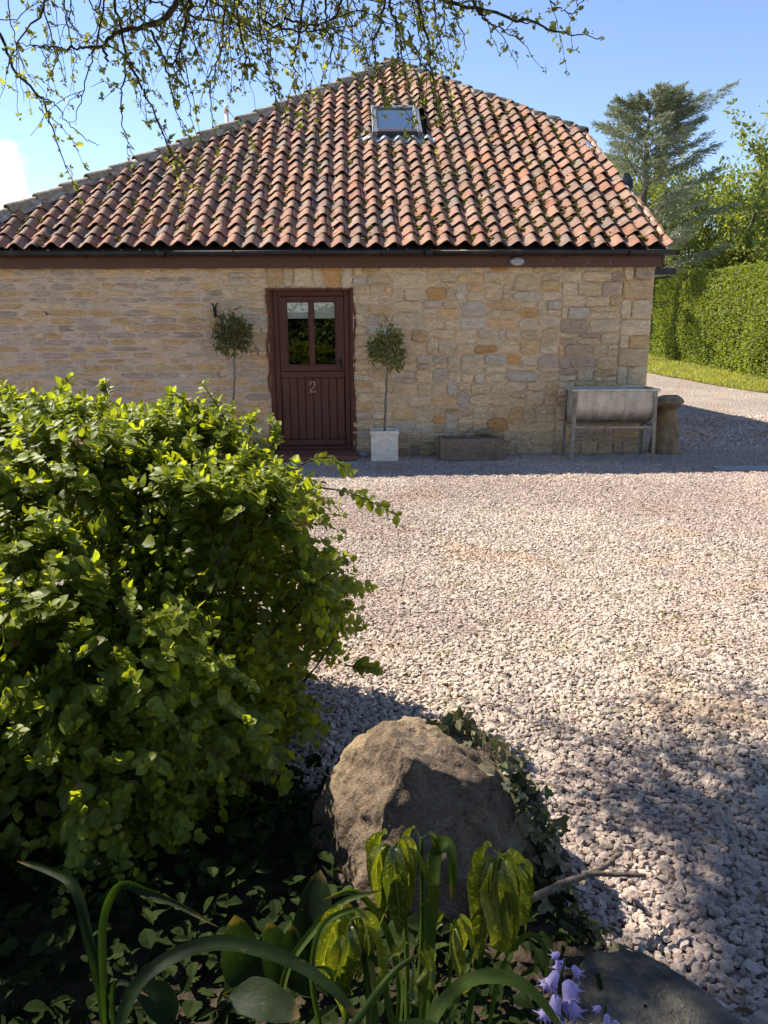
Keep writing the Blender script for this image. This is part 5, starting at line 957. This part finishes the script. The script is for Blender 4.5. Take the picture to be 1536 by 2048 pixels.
# ---- ivy on the boulder and on the ground
IV = np.array([(0, 0, 0), (-0.30, -0.08, 0.02), (-0.52, 0.22, -0.04), (-0.24, 0.36, 0.05), (-0.26, 0.60, 0.0), (0, 1.0, -0.14), (0.26, 0.60, 0.0), (0.24, 0.36, 0.05), (0.52, 0.22, -0.04), (0.30, -0.08, 0.02), (0, 0.34, -0.03)]); IV = np.stack([IV[:, 1], -IV[:, 0], IV[:, 2]], -1); IT = np.array([[10, (i + 1) % 10, i] for i in range(10)])
im = []
for k, c_ in enumerate(((0.085, 0.082, 0.040), (0.17, 0.155, 0.09), (0.045, 0.055, 0.022), (0.24, 0.21, 0.135), (0.12, 0.115, 0.055))): im.append(mesh_np('leaf', IV * np.array([1, 0.9 + 0.05 * k, 1]), [IT], c_, False)); im[-1].materials.append(M['leaf_ivy'])
def ivy(label, path, spread, n, lmin, lmax, seed, cling=True):
    rl = np.random.default_rng(seed); pts = [at(*p) for p in path]; P = spline(pts, 40); o_ = np.array([P[-1][0], P[-1][1], 0.0]); P = np.array([q_ if not cling or (h_ := BV.ray_cast(CAMP, (Vector(q_) - CAMP).normalized(), 5.0))[0] is None else np.array(h_[0] + h_[1] * 0.01) for q_ in P]); rt = thing('ivy', label, 'ivy', o_); mb = MB(); mb.tube(P - o_, 0.004, 5)
    for k in range(5): mb.tube(P[5 * k:5 * k + 16] - o_ + np.cumsum(rl.normal(0, 0.012, (min(16, 40 - 5 * k), 3)), 0), 0.0025, 4)
    mb.build('stem', M['twig'], rt, True)
    for i in range(n):
        t_ = rl.uniform(0, 1) ** 0.8; q = P[int(t_ * 39)]; sp_ = spread[0] + (spread[1] - spread[0]) * t_; p = q + rl.normal(0, 1, 3) * np.array([sp_, sp_ * 0.5, sp_ * 0.75]); p[2] = max(p[2], 0.02); toc_ = unit(np.array(CAMP) - p); hit = BV.ray_cast(CAMP, Vector(-toc_), 5.0)
        if cling and hit[0] is not None and (hit[0] - CAMP).length < np.linalg.norm(p - np.array(CAMP)) + 0.02: p = np.array(hit[0]) + np.array(hit[1]) * rl.uniform(0.008, 0.03)
        d = unit(np.array([rl.normal(0.1, 0.5), rl.normal(-0.2, 0.3), rl.normal(-0.55, 0.45)])); place_leaf(im[rl.integers(0, 5)], p - o_, d, toc_ * 0.6 + np.array([0.1, 0, 0.5]) + rl.normal(0, 0.45, 3), rl.uniform(lmin, lmax), rt)
ivy('grey-green ivy trailing down the right side of the boulder', [(872, 1452, 2.0), (940, 1466, 1.97), (1000, 1528, 1.90), (1048, 1600, 1.84), (1080, 1690, 1.78), (1110, 1780, 1.72), (1145, 1870, 1.66), (1160, 1900, 1.60)], (0.014, 0.048), 290, 0.026, 0.054, 3)
ivy('dull dark ivy spreading on the soil between bush and boulder', [(470, 1700, 2.0), (540, 1680, 2.05), (600, 1640, 2.15), (650, 1610, 2.25), (700, 1600, 2.3)], (0.05, 0.05), 120, 0.035, 0.06, 5, False)
# ---- spotted laurel
lau = thing('spotted_laurel', 'young spotted laurel with limp drooping yellow-speckled leaves before the boulder', 'shrub', (0.05, 1.2, 0)); lo = np.array([0.05, 1.2, 0.0]); mb = MB()
tops = [((790, 1686), 1.30, 8, 0.165, (815, 2090)), ((703, 1838), 1.16, 8, 0.17, (740, 2120)), ((1000, 1712), 1.30, 9, 0.19, (925, 2090)), ((842, 1676), 1.36, 2, 0.13, (830, 2090)), ((830, 1912), 1.05, 4, 0.07, (700, 2060)), ((905, 1845), 1.34, 5, 0.13, (880, 2090))]
for (tp, Y, nl, ll, bp) in tops:
    t3 = np.array(at(*tp, Y)); b3 = np.array(at(*bp, Y - 0.10)); mdp = (t3 + b3) / 2 + np.array([0.01, 0.03, 0]); mb.tube(spline([b3, mdp, t3], 12) - lo, np.linspace(0.007, 0.004, 12), 6)
    for k in range(nl):
        an = k * 2.399 + rng.uniform(-0.3, 0.3); o_ = np.array([math.cos(an), math.sin(an), 0]); l_ = ll * rng.uniform(0.75, 1.15); s0 = t3 + np.array([0, 0, -0.010 * (k // 3) * 1.5]); r_ = 0.022 + 0.012 * (k % 3)
        pts = [s0, s0 + o_ * r_ * 0.7 + np.array([0, 0, 0.010]), s0 + o_ * r_ * 1.15 + np.array([0, 0, -0.02]), s0 + o_ * r_ * rng.uniform(0.9, 1.6) + np.array([0, 0, -l_ * 0.55]) + rng.normal(0, 0.008, 3), s0 + o_ * r_ * rng.uniform(0.4, 1.8) + np.array([0, 0, -l_]) + rng.normal(0, 0.012, 3)]
        c_ = mixcol((0.060, 0.085, 0.014), (0.150, 0.165, 0.026), [rng.uniform(0, 1)])[0]; me = ribbon(pts, l_ * rng.uniform(0.20, 0.30), 0.8, 18, rng.normal(0, 0.7), o_ + np.array([0, 0, 0.15]), lambda t: np.interp(t, [0, 0.18, 0.28, 0.5, 0.75, 0.92, 1], [0.06, 0.08, 0.45, 1.0, 0.8, 0.3, 0.02]), c_); me.transform(Matrix.Translation(-Vector(lo))); link('leaf', me, M['laurel'], lau)
mb.build('stem', M['strap'], lau, True)
# ---- strap-leaved plants
def straps(label, base, lst, mat, name='strap_leaf_plant'):
    rt = thing(name, label, 'plant', base); b_ = -Vector(base)
    for pts, wd_, fold, tw in lst:
        wd_ = wd_ * SW; me = ribbon([np.array(at(*p)) + rng.normal(0, 0.004, 3) for p in pts], wd_, fold * 1.5, 26, tw + rng.normal(0, 0.15)); me.transform(Matrix.Translation(b_)); link('leaf', me, M[mat], rt)
SW = 0.52
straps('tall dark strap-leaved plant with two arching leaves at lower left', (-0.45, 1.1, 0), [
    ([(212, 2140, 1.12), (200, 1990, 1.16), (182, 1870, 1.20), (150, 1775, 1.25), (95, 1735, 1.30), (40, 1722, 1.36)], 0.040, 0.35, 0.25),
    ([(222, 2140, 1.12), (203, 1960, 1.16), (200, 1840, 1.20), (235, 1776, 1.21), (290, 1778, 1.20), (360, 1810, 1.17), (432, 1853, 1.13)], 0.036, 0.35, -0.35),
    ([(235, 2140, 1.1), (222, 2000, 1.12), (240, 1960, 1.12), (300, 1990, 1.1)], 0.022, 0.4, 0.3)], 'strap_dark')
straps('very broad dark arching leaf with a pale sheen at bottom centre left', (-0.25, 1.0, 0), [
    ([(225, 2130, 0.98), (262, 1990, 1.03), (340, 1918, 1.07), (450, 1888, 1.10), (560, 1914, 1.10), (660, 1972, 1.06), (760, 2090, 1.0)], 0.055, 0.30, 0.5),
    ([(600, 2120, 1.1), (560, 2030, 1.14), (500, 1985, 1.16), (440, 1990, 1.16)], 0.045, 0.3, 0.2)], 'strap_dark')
straps('fresh green strap leaves folding over in front of the boulder', (0.1, 1.2, 0), [
    ([(838, 2100, 1.18), (848, 1930, 1.24), (862, 1790, 1.30), (880, 1702, 1.35), (900, 1690, 1.34), (912, 1735, 1.31), (905, 1812, 1.28)], 0.050, 0.18, 0.1),
    ([(545, 2110, 1.12), (572, 1960, 1.18), (625, 1862, 1.22), (690, 1805, 1.24), (770, 1785, 1.25)], 0.030, 0.3, 0.3),
    ([(650, 2110, 1.05), (628, 1960, 1.1), (640, 1860, 1.13), (700, 1826, 1.14), (745, 1850, 1.13)], 0.022, 0.3, 0.2),
    ([(970, 2110, 1.2), (1000, 1960, 1.24), (1030, 1880, 1.27), (1066, 1868, 1.27), (1092, 1912, 1.25), (1080, 1988, 1.22)], 0.022, 0.3, 0.3),
    ([(760, 2110, 1.12), (745, 1960, 1.18), (735, 1880, 1.2), (742, 1830, 1.2)], 0.030, 0.3, 0.2), ([(880, 2110, 1.12), (930, 1960, 1.2), (950, 1890, 1.24)], 0.026, 0.3, 0.4),
    ([(800, 2110, 1.08), (780, 2000, 1.12), (755, 1930, 1.14), (715, 1905, 1.15)], 0.026, 0.3, 0.1), ([(690, 2110, 1.05), (690, 2020, 1.08), (655, 1950, 1.1), (620, 1935, 1.1)], 0.024, 0.3, -0.3), ([(790, 2110, 1.2), (800, 1960, 1.27), (770, 1860, 1.31), (715, 1790, 1.33), (650, 1800, 1.33)], 0.03, 0.3, 0.3)], 'strap')
straps('broad glossy green leaf arching along the bottom edge by the bluebells', (0.15, 0.95, 0), [
    ([(830, 2150, 0.92), (875, 2035, 0.97), (940, 1970, 1.01), (1010, 1960, 1.02), (1080, 1998, 0.99), (1140, 2090, 0.95)], 0.052, 0.28, 0.45),
    ([(740, 2150, 0.9), (790, 2075, 0.93), (850, 2045, 0.95), (930, 2070, 0.93)], 0.045, 0.3, 0.5)], 'strap')
def broad(label, base, lst):
    rt = thing('broad_leaf_plant', label, 'plant', base); b_ = -Vector(base); W = lambda t: np.interp(t, [0, 0.12, 0.3, 0.55, 0.8, 0.95, 1], [0.08, 0.5, 0.95, 1.0, 0.75, 0.35, 0.05])
    for pts, wd_, tw in lst: me = ribbon([at(*p) for p in pts], wd_, 0.22, 16, tw, None, W); me.transform(Matrix.Translation(b_)); link('leaf', me, M['strap_dark'], rt)
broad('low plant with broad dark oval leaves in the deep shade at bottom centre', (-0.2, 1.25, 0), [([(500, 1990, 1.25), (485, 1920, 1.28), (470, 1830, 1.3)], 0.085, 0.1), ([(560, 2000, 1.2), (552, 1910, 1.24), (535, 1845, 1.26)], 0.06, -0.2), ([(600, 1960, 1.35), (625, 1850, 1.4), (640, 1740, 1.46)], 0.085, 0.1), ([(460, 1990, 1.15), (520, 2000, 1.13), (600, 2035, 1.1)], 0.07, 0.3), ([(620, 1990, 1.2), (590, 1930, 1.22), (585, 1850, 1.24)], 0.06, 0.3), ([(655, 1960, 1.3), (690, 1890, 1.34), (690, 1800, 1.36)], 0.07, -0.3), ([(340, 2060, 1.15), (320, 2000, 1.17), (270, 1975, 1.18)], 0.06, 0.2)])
# ---- bluebells
def bell_mesh():
    pr = [(0.0015, 0.0), (0.006, -0.003), (0.0078, -0.010), (0.0080, -0.018), (0.0105, -0.024), (0.0135, -0.024)]; V = []
    for i, (r, z_) in enumerate(pr):
        for a in range(12): k_ = 1.0 if i < 3 else (1.0 + 0.35 * (i - 2) / 3 if a % 2 == 0 else 1.0 - 0.22 * (i - 2)); V.append((r * k_ * math.cos(a * math.pi / 6), r * k_ * math.sin(a * math.pi / 6), z_ + (0.003 * (i - 3) if a % 2 and i > 3 else 0)))
    me = mesh_np('flower', V, [[[q * 12 + i, (q + 1) * 12 + i, (q + 1) * 12 + (i + 1) % 12, q * 12 + (i + 1) % 12] for q in range(5) for i in range(12)]], None, True); me.materials.append(M['bluebell']); return me
BM = bell_mesh()
def bluebell(label, path, n, t0, seed, sc_):
    rl = np.random.default_rng(seed); P = spline([at(*p) for p in path], 30); o_ = np.array([P[0][0], P[0][1], 0.0]); rt = thing('bluebell', label, 'flower', o_, 0, 'bluebells by the flat stone'); mb = MB(); mb.tube(P - o_, np.linspace(0.0045, 0.002, 30), 6); mb.build('stem', M['strap'], rt, True)
    for k in range(n):
        t_ = t0 + (1 - t0) * k / (n - 1); q = P[int(t_ * 29)]; an = k * 2.4 + rl.uniform(-0.3, 0.3); d = np.array([math.cos(an), math.sin(an), 0.1]); e_ = q + d * 0.014 + np.array([0, 0, -0.002]); o = link('flower', BM, None, rt, Vector(e_ - o_)); s_ = sc_ * rl.uniform(0.85, 1.2) * (0.65 if k > n - 3 else 1); o.scale = (s_, s_, s_ * 1.1); tilt = 0.5 + rl.uniform(-0.25, 0.4); o.rotation_euler = Vector((-d[0] * 0.6, -d[1] * 0.6, 1 - 0.2 * tilt)).to_track_quat('Z', 'Y').to_euler()
bluebell('taller lilac bluebell spike in front of the flat stone', [(1150, 2190, 1.0), (1130, 2070, 1.03), (1118, 1980, 1.06), (1132, 1915, 1.08)], 15, 0.42, 2, 1.05)
bluebell('shorter lilac bluebell spike at the bottom edge', [(1190, 2190, 0.98), (1200, 2090, 1.0), (1212, 2012, 1.02)], 8, 0.45, 3, 1.05)
# ---- dead forked branch
mb = MB(); br = [at(1050, 1803, 1.58), at(1125, 1768, 1.63), (at(1200, 1738, 1.70)), at(1242, 1706, 1.76)]; o_ = Vector((br[0].x, br[0].y, 0)); mb.tube(spline(br, 20, 0.0012) - np.array(o_), np.linspace(0.011, 0.006, 20), 7); mb.tube(spline([at(1165, 1748, 1.67), at(1215, 1748, 1.68), at(1292, 1752, 1.70)], 14, 0.001) - np.array(o_), np.linspace(0.008, 0.005, 14), 6); mb.tube(spline([at(1218, 1724, 1.73), at(1236, 1730, 1.72)], 5) - np.array(o_), 0.003, 5)
mb.build('dead_branch', M['dead_wood'], None, True, loc=o_, label='dead forked brown branch sticking out of the ivy over gravel', cat='branch')
# ---- tiny weeds and litter on the gravel
n = 2600; cx_, cy_ = rng.uniform(0.2, 3.4, 110), rng.uniform(2.2, 6.5, 110); k = rng.integers(0, 110, n); P = np.stack([cx_[k] + rng.normal(0, 0.06, n), cy_[k] + rng.normal(0, 0.05, n), np.full(n, 0.008)], -1); kp = P[:, 0] > bed_r(P[:, 1]) + 0.1; P = P[kp]; n = len(P); D = rng.normal(0, 0.8, (n, 3)); D[:, 2] = 0.7; mb = MB(); leafset(mb, P, D, rdir(n), rng.uniform(0.010, 0.028, n), mixcol((0.14, 0.15, 0.05), (0.26, 0.24, 0.10), rng.uniform(0, 1, n)), LANCE, 1.2); mb.build('weeds', M['grass'], None, kind='stuff', label='tiny sparse weeds sprouting through the gravel', cat='weeds')
n = 420; P = np.stack([rng.uniform(0.0, 3.2, n), rng.uniform(1.3, 5.5, n), np.full(n, 0.016)], -1); P = P[P[:, 0] > bed_r(P[:, 1]) + 0.04]; n = len(P); D = rng.normal(0, 1, (n, 3)) * np.array([1, 1, 0.1]); mb = MB(); leafset(mb, P, D, rng.normal(0, 0.3, (n, 3)) + np.array([0, 0, 1]), rng.uniform(0.015, 0.04, n), mixcol((0.10, 0.065, 0.035), (0.22, 0.15, 0.08), rng.uniform(0, 1, n)), OVAL2, rng.uniform(0.15, 1.0, n)); mb.build('leaf_litter', M['leaf_ivy'], None, kind='stuff', label='dry brown leaf and twig litter scattered on the near gravel', cat='leaf litter')
# ---- low ground cover in the bed
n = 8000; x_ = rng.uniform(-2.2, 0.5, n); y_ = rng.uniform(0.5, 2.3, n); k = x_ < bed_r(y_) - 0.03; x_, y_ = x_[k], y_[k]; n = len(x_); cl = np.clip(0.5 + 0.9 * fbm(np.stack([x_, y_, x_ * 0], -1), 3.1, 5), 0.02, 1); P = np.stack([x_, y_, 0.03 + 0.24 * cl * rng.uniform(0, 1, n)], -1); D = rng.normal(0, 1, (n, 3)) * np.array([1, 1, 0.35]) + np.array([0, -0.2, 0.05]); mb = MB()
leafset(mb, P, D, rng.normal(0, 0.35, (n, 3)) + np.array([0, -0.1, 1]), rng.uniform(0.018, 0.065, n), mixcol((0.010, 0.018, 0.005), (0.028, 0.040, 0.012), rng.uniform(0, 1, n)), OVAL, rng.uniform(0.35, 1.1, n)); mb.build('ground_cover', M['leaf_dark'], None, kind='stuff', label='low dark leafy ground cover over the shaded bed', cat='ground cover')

# ============================================================ overhanging spring tree (trunk out of frame, left)
tree = thing('overhanging_tree', 'spring tree with drooping twigs and opening buds hanging across the top', 'tree', (-2.1, 0.6, 0)); TO = np.array([-2.1, 0.6, 0.0]); wood = MB(); BP, BD = [], []
def buds(P, gap, lo=3, hi=6):
    L_ = np.concatenate([[0], np.cumsum(np.linalg.norm(np.diff(P, axis=0), axis=1))]); T = unit(np.gradient(P, axis=0)); s_ = rng.uniform(0.01, gap)
    while s_ < L_[-1]:
        i = min(len(P) - 1, int(np.searchsorted(L_, s_))); sp_ = unit(T[i] * 0.4 + rng.normal(0, 0.7, 3)) * rng.uniform(0.006, 0.022); q = P[i] + sp_; wood.tube([P[i] - TO, q - TO], [0.0016, 0.0012], 3, cap=False)
        for k in range(rng.integers(lo, hi + 1)): BP.append(q + rng.normal(0, 0.004, 3)); BD.append(unit(sp_ / 0.02 + rng.normal(0, 0.8, 3) + np.array([0, 0, 0.25])))
        s_ += gap * rng.uniform(0.5, 1.6)
def twig(path, r0, side=0, gap=0.045, n=30, jit=0.004, r1=0.0014):
    P = spline([at(*p) if not isinstance(p, (Vector, np.ndarray)) else p for p in path], n, jit); wood.tube(P - TO, np.linspace(r0, r1, n), 5 if r0 > 0.006 else 4, cap=False); buds(P, gap)
    for k in range(side):
        i = rng.integers(3, n - 3); T = unit(P[i + 1] - P[i - 1]); d = unit(T * 0.6 + rng.normal(0, 0.6, 3) + np.array([0, 0, -0.25])); l_ = rng.uniform(0.06, 0.26); Q = spline([P[i], P[i] + d * l_ * 0.5, P[i] + d * l_ + np.array([0, 0, -0.25 * l_])], 9, 0.003); wood.tube(Q - TO, np.linspace(max(0.0018, r0 * 0.35), 0.001, 9), 3, cap=False); buds(Q, gap)
Y = 3.4
twig([(420, -120, 3.6), (352, 10, 3.5), (310, 45, 3.45), (280, 55, 3.4), (236, 66, 3.4), (206, 92, 3.35), (215, 120, 3.35)], 0.015, 7, r1=0.005); twig([(206, 92, 3.35), (150, 96, 3.3), (90, 92, 3.25), (20, 88, 3.2)], 0.006, 6)
twig([(-40, 20, 3.1), (5, 80, 3.1), (30, 140, 3.1), (85, 200, 3.1), (100, 245, 3.1), (125, 310, 3.1), (150, 372, 3.1)], 0.007, 4, 0.05); twig([(70, 185, 3.1), (110, 210, 3.15), (150, 262, 3.2), (202, 294, 3.2)], 0.003, 0, 0.12)
twig([(225, -30, 3.4), (245, 80, 3.4), (250, 150, 3.4), (243, 230, 3.4), (267, 312, 3.4)], 0.006, 6, 0.05); twig([(248, 110, 3.3), (275, 160, 3.3), (300, 210, 3.3), (338, 296, 3.3), (395, 380, 3.3)], 0.006, 7, 0.04)
twig([(300, 60, 3.5), (325, 110, 3.5), (342, 170, 3.5), (352, 222, 3.5), (376, 272, 3.5)], 0.006, 4); twig([(386, -40, 3.3), (372, 50, 3.3), (352, 120, 3.3), (342, 172, 3.3)], 0.010, 5)
twig([(455, -60, 3.6), (445, 80, 3.6), (420, 180, 3.6), (428, 262, 3.6)], 0.005, 6); twig([(610, -80, 3.7), (600, 60, 3.7), (588, 140, 3.7), (592, 210, 3.7)], 0.007, 4)
twig([(500, -60, 3.4), (520, 40, 3.4), (530, 120, 3.4), (560, 215, 3.4)], 0.005, 6); twig([(470, -60, 3.4), (480, 60, 3.4), (500, 130, 3.4), (535, 180, 3.4)], 0.006, 6); twig([(660, -60, 3.6), (650, 40, 3.6), (665, 100, 3.6), (640, 170, 3.6)], 0.006, 6)
twig([(800, -90, 3.3), (780, 0, 3.3), (798, 60, 3.3), (806, 120, 3.3), (812, 175, 3.3)], 0.007, 7); twig([(830, -90, 3.4), (842, 20, 3.4), (856, 90, 3.4), (866, 170, 3.4), (872, 250, 3.4)], 0.008, 6); twig([(760, -90, 3.5), (768, 20, 3.5), (748, 90, 3.5), (762, 180, 3.5), (785, 215, 3.5)], 0.006, 7); twig([(880, -60, 3.4), (888, 40, 3.4), (872, 110, 3.4), (905, 150, 3.4)], 0.004, 5); twig([(815, 60, 3.4), (840, 120, 3.4), (868, 160, 3.4), (880, 215, 3.4)], 0.004, 5)
twig([(700, -120, 3.4), (800, -60, 3.35), (880, 0, 3.3), (960, 20, 3.3), (1060, 46, 3.3), (1130, 66, 3.3), (1206, 76, 3.3)], 0.011, 9, 0.035); twig([(920, -40, 3.3), (955, 20, 3.3), (985, 50, 3.3), (1030, 62, 3.3)], 0.007, 5, 0.035); twig([(1060, -60, 3.4), (1100, 0, 3.4), (1130, 24, 3.4), (1152, 20, 3.4), (1156, -10, 3.4)], 0.004, 3, 0.04)
for k in range(46):
    px = rng.uniform(100, 900) if k < 38 else rng.uniform(0, 420); Y = rng.uniform(2.9, 4.4); y1 = rng.uniform(40, 160) if k < 38 else rng.uniform(60, 240); dx = rng.normal(0, 60)
    twig([(px, -90, Y), (px + dx * 0.3 + rng.normal(0, 12), y1 * 0.25 - 20, Y), (px + dx * 0.7 + rng.normal(0, 12), y1 * 0.65, Y), (px + dx, y1, Y)], rng.uniform(0.0025, 0.0055), 4, 0.085, 22)
for k in range(12):
    px = rng.uniform(-60, 760); Y = rng.uniform(3.0, 4.0); y0 = rng.uniform(-60, 60); twig([(px, y0, Y), (px + 70, y0 + rng.normal(10, 18), Y), (px + 150, y0 + rng.normal(20, 25), Y), (px + 230, y0 + rng.normal(30, 35), Y)], rng.uniform(0.003, 0.006), 5, 0.085, 26)
P = np.array(BP); D = np.array(BD); n = len(P); mb = MB(); leafset(mb, P - TO, D, rng.normal(0, 1, (n, 3)) + np.array([0, -0.2, 0.6]), rng.uniform(0.010, 0.022, n) * np.where(rng.uniform(0, 1, n) < 0.05, 1.8, 1), mixcol((0.15, 0.17, 0.055), (0.29, 0.32, 0.12), rng.uniform(0, 1, n)), OVAL2, 1.05); mb.build('spring_leaves', M['leaf_bud'], tree, kind='stuff'); print('bud leaves', n)
wood.build('twigs', M['twig'], tree, True)
rl = np.random.default_rng(17); wood = MB(); tips = []; wood.tube(spline([(0, 0, -0.1), (0.05, 0.03, 0.9), (0.0, 0.0, 1.8), (0.15, 0.05, 2.7)], 14, 0.01), np.linspace(0.20, 0.12, 14), 10)
for k, (dx, dy, dz, ln) in enumerate(((0.15, 1.0, 0.62, 2.2), (0.45, 0.9, 0.62, 2.2), (0.75, 0.7, 0.6, 2.1), (0.95, 0.3, 0.6, 1.9), (-0.25, 0.95, 0.65, 1.9), (-0.8, 0.2, 0.7, 1.5), (0.1, -0.9, 0.8, 1.5), (0.5, 0.5, 1.0, 1.9), (0.9, -0.3, 0.6, 1.6))): grow(wood, tips, (0.12, 0.04, 2.45 + 0.05 * k), unit(np.array([dx, dy, dz])), ln, 0.075, 0, 3, 0.55, 0.12, 5, rl, 5, TO)
for k, (q, dn) in enumerate((((0.25, 1.5, 3.55), (0.25, 0.9, 0.25)), ((0.5, 1.7, 3.7), (0.7, 0.7, 0.2)), ((0.0, 1.6, 3.6), (-0.15, 1.0, 0.3)), ((0.7, 1.2, 3.6), (0.9, 0.35, 0.2)), ((0.35, 2.3, 3.75), (0.6, 0.35, -0.05)), ((0.1, 2.0, 3.5), (0.5, 0.8, 0.1)))):  # extra limbs above the frame, added to shade the lower right gravel
    wood.tube(spline([(0.14, 0.05, 2.65), (0.16, 0.6, 3.1), q], 10, 0.01), np.linspace(0.06, 0.035, 10), 6); grow(wood, tips, q, unit(np.array(dn)), 1.5, 0.035, 1, 3, 0.6, 0.03, 7, rl, 5, TO)
wood.build('trunk', M['bark'], tree, True); TP = np.array([t_[0] for t_ in tips]) + TO; k = TP[:, 2] > 1.75 + 0.40 * TP[:, 1]; TP = TP[k]; n = 96000; gx_, gy2 = TP[:, 0] + 0.80 * TP[:, 2], TP[:, 1] - 0.43 * TP[:, 2]; wt = np.where((gx_ > 0.2) & (gx_ < 2.2) & (gy2 > 1.0) & (gy2 < 2.5), 3.0, 1.0); wt = np.where((gx_ > 0.5) & (gx_ < 1.9) & (gy2 > 1.3) & (gy2 < 1.78), 22.0, wt); bx1, by1 = TP[:, 0] + 0.80 * (TP[:, 2] - 1), TP[:, 1] - 0.43 * (TP[:, 2] - 1); wt = np.where((bx1 < 0.05) & (by1 > 1.9), 0.12 * wt, wt); print('canopy tips', len(TP), (wt > 1).sum()); i = rl.choice(len(TP), n, p=wt / wt.sum()); P = TP[i] + rl.normal(0, 0.06, (n, 3)); mb = MB(); leafset(mb, P - TO, rl.normal(0, 1, (n, 3)), rl.normal(0, 1, (n, 3)) + np.array([0, 0, 0.5]), rl.uniform(0.025, 0.055, n), mixcol((0.07, 0.09, 0.02), (0.15, 0.18, 0.04), rl.uniform(0, 1, n)), QUAD, 1.0); mb.build('upper_shade_leaves', M['leaf_bay'], tree, kind='stuff')  # unseen leaves, weighted so their shade falls on near gravel and spares the bush
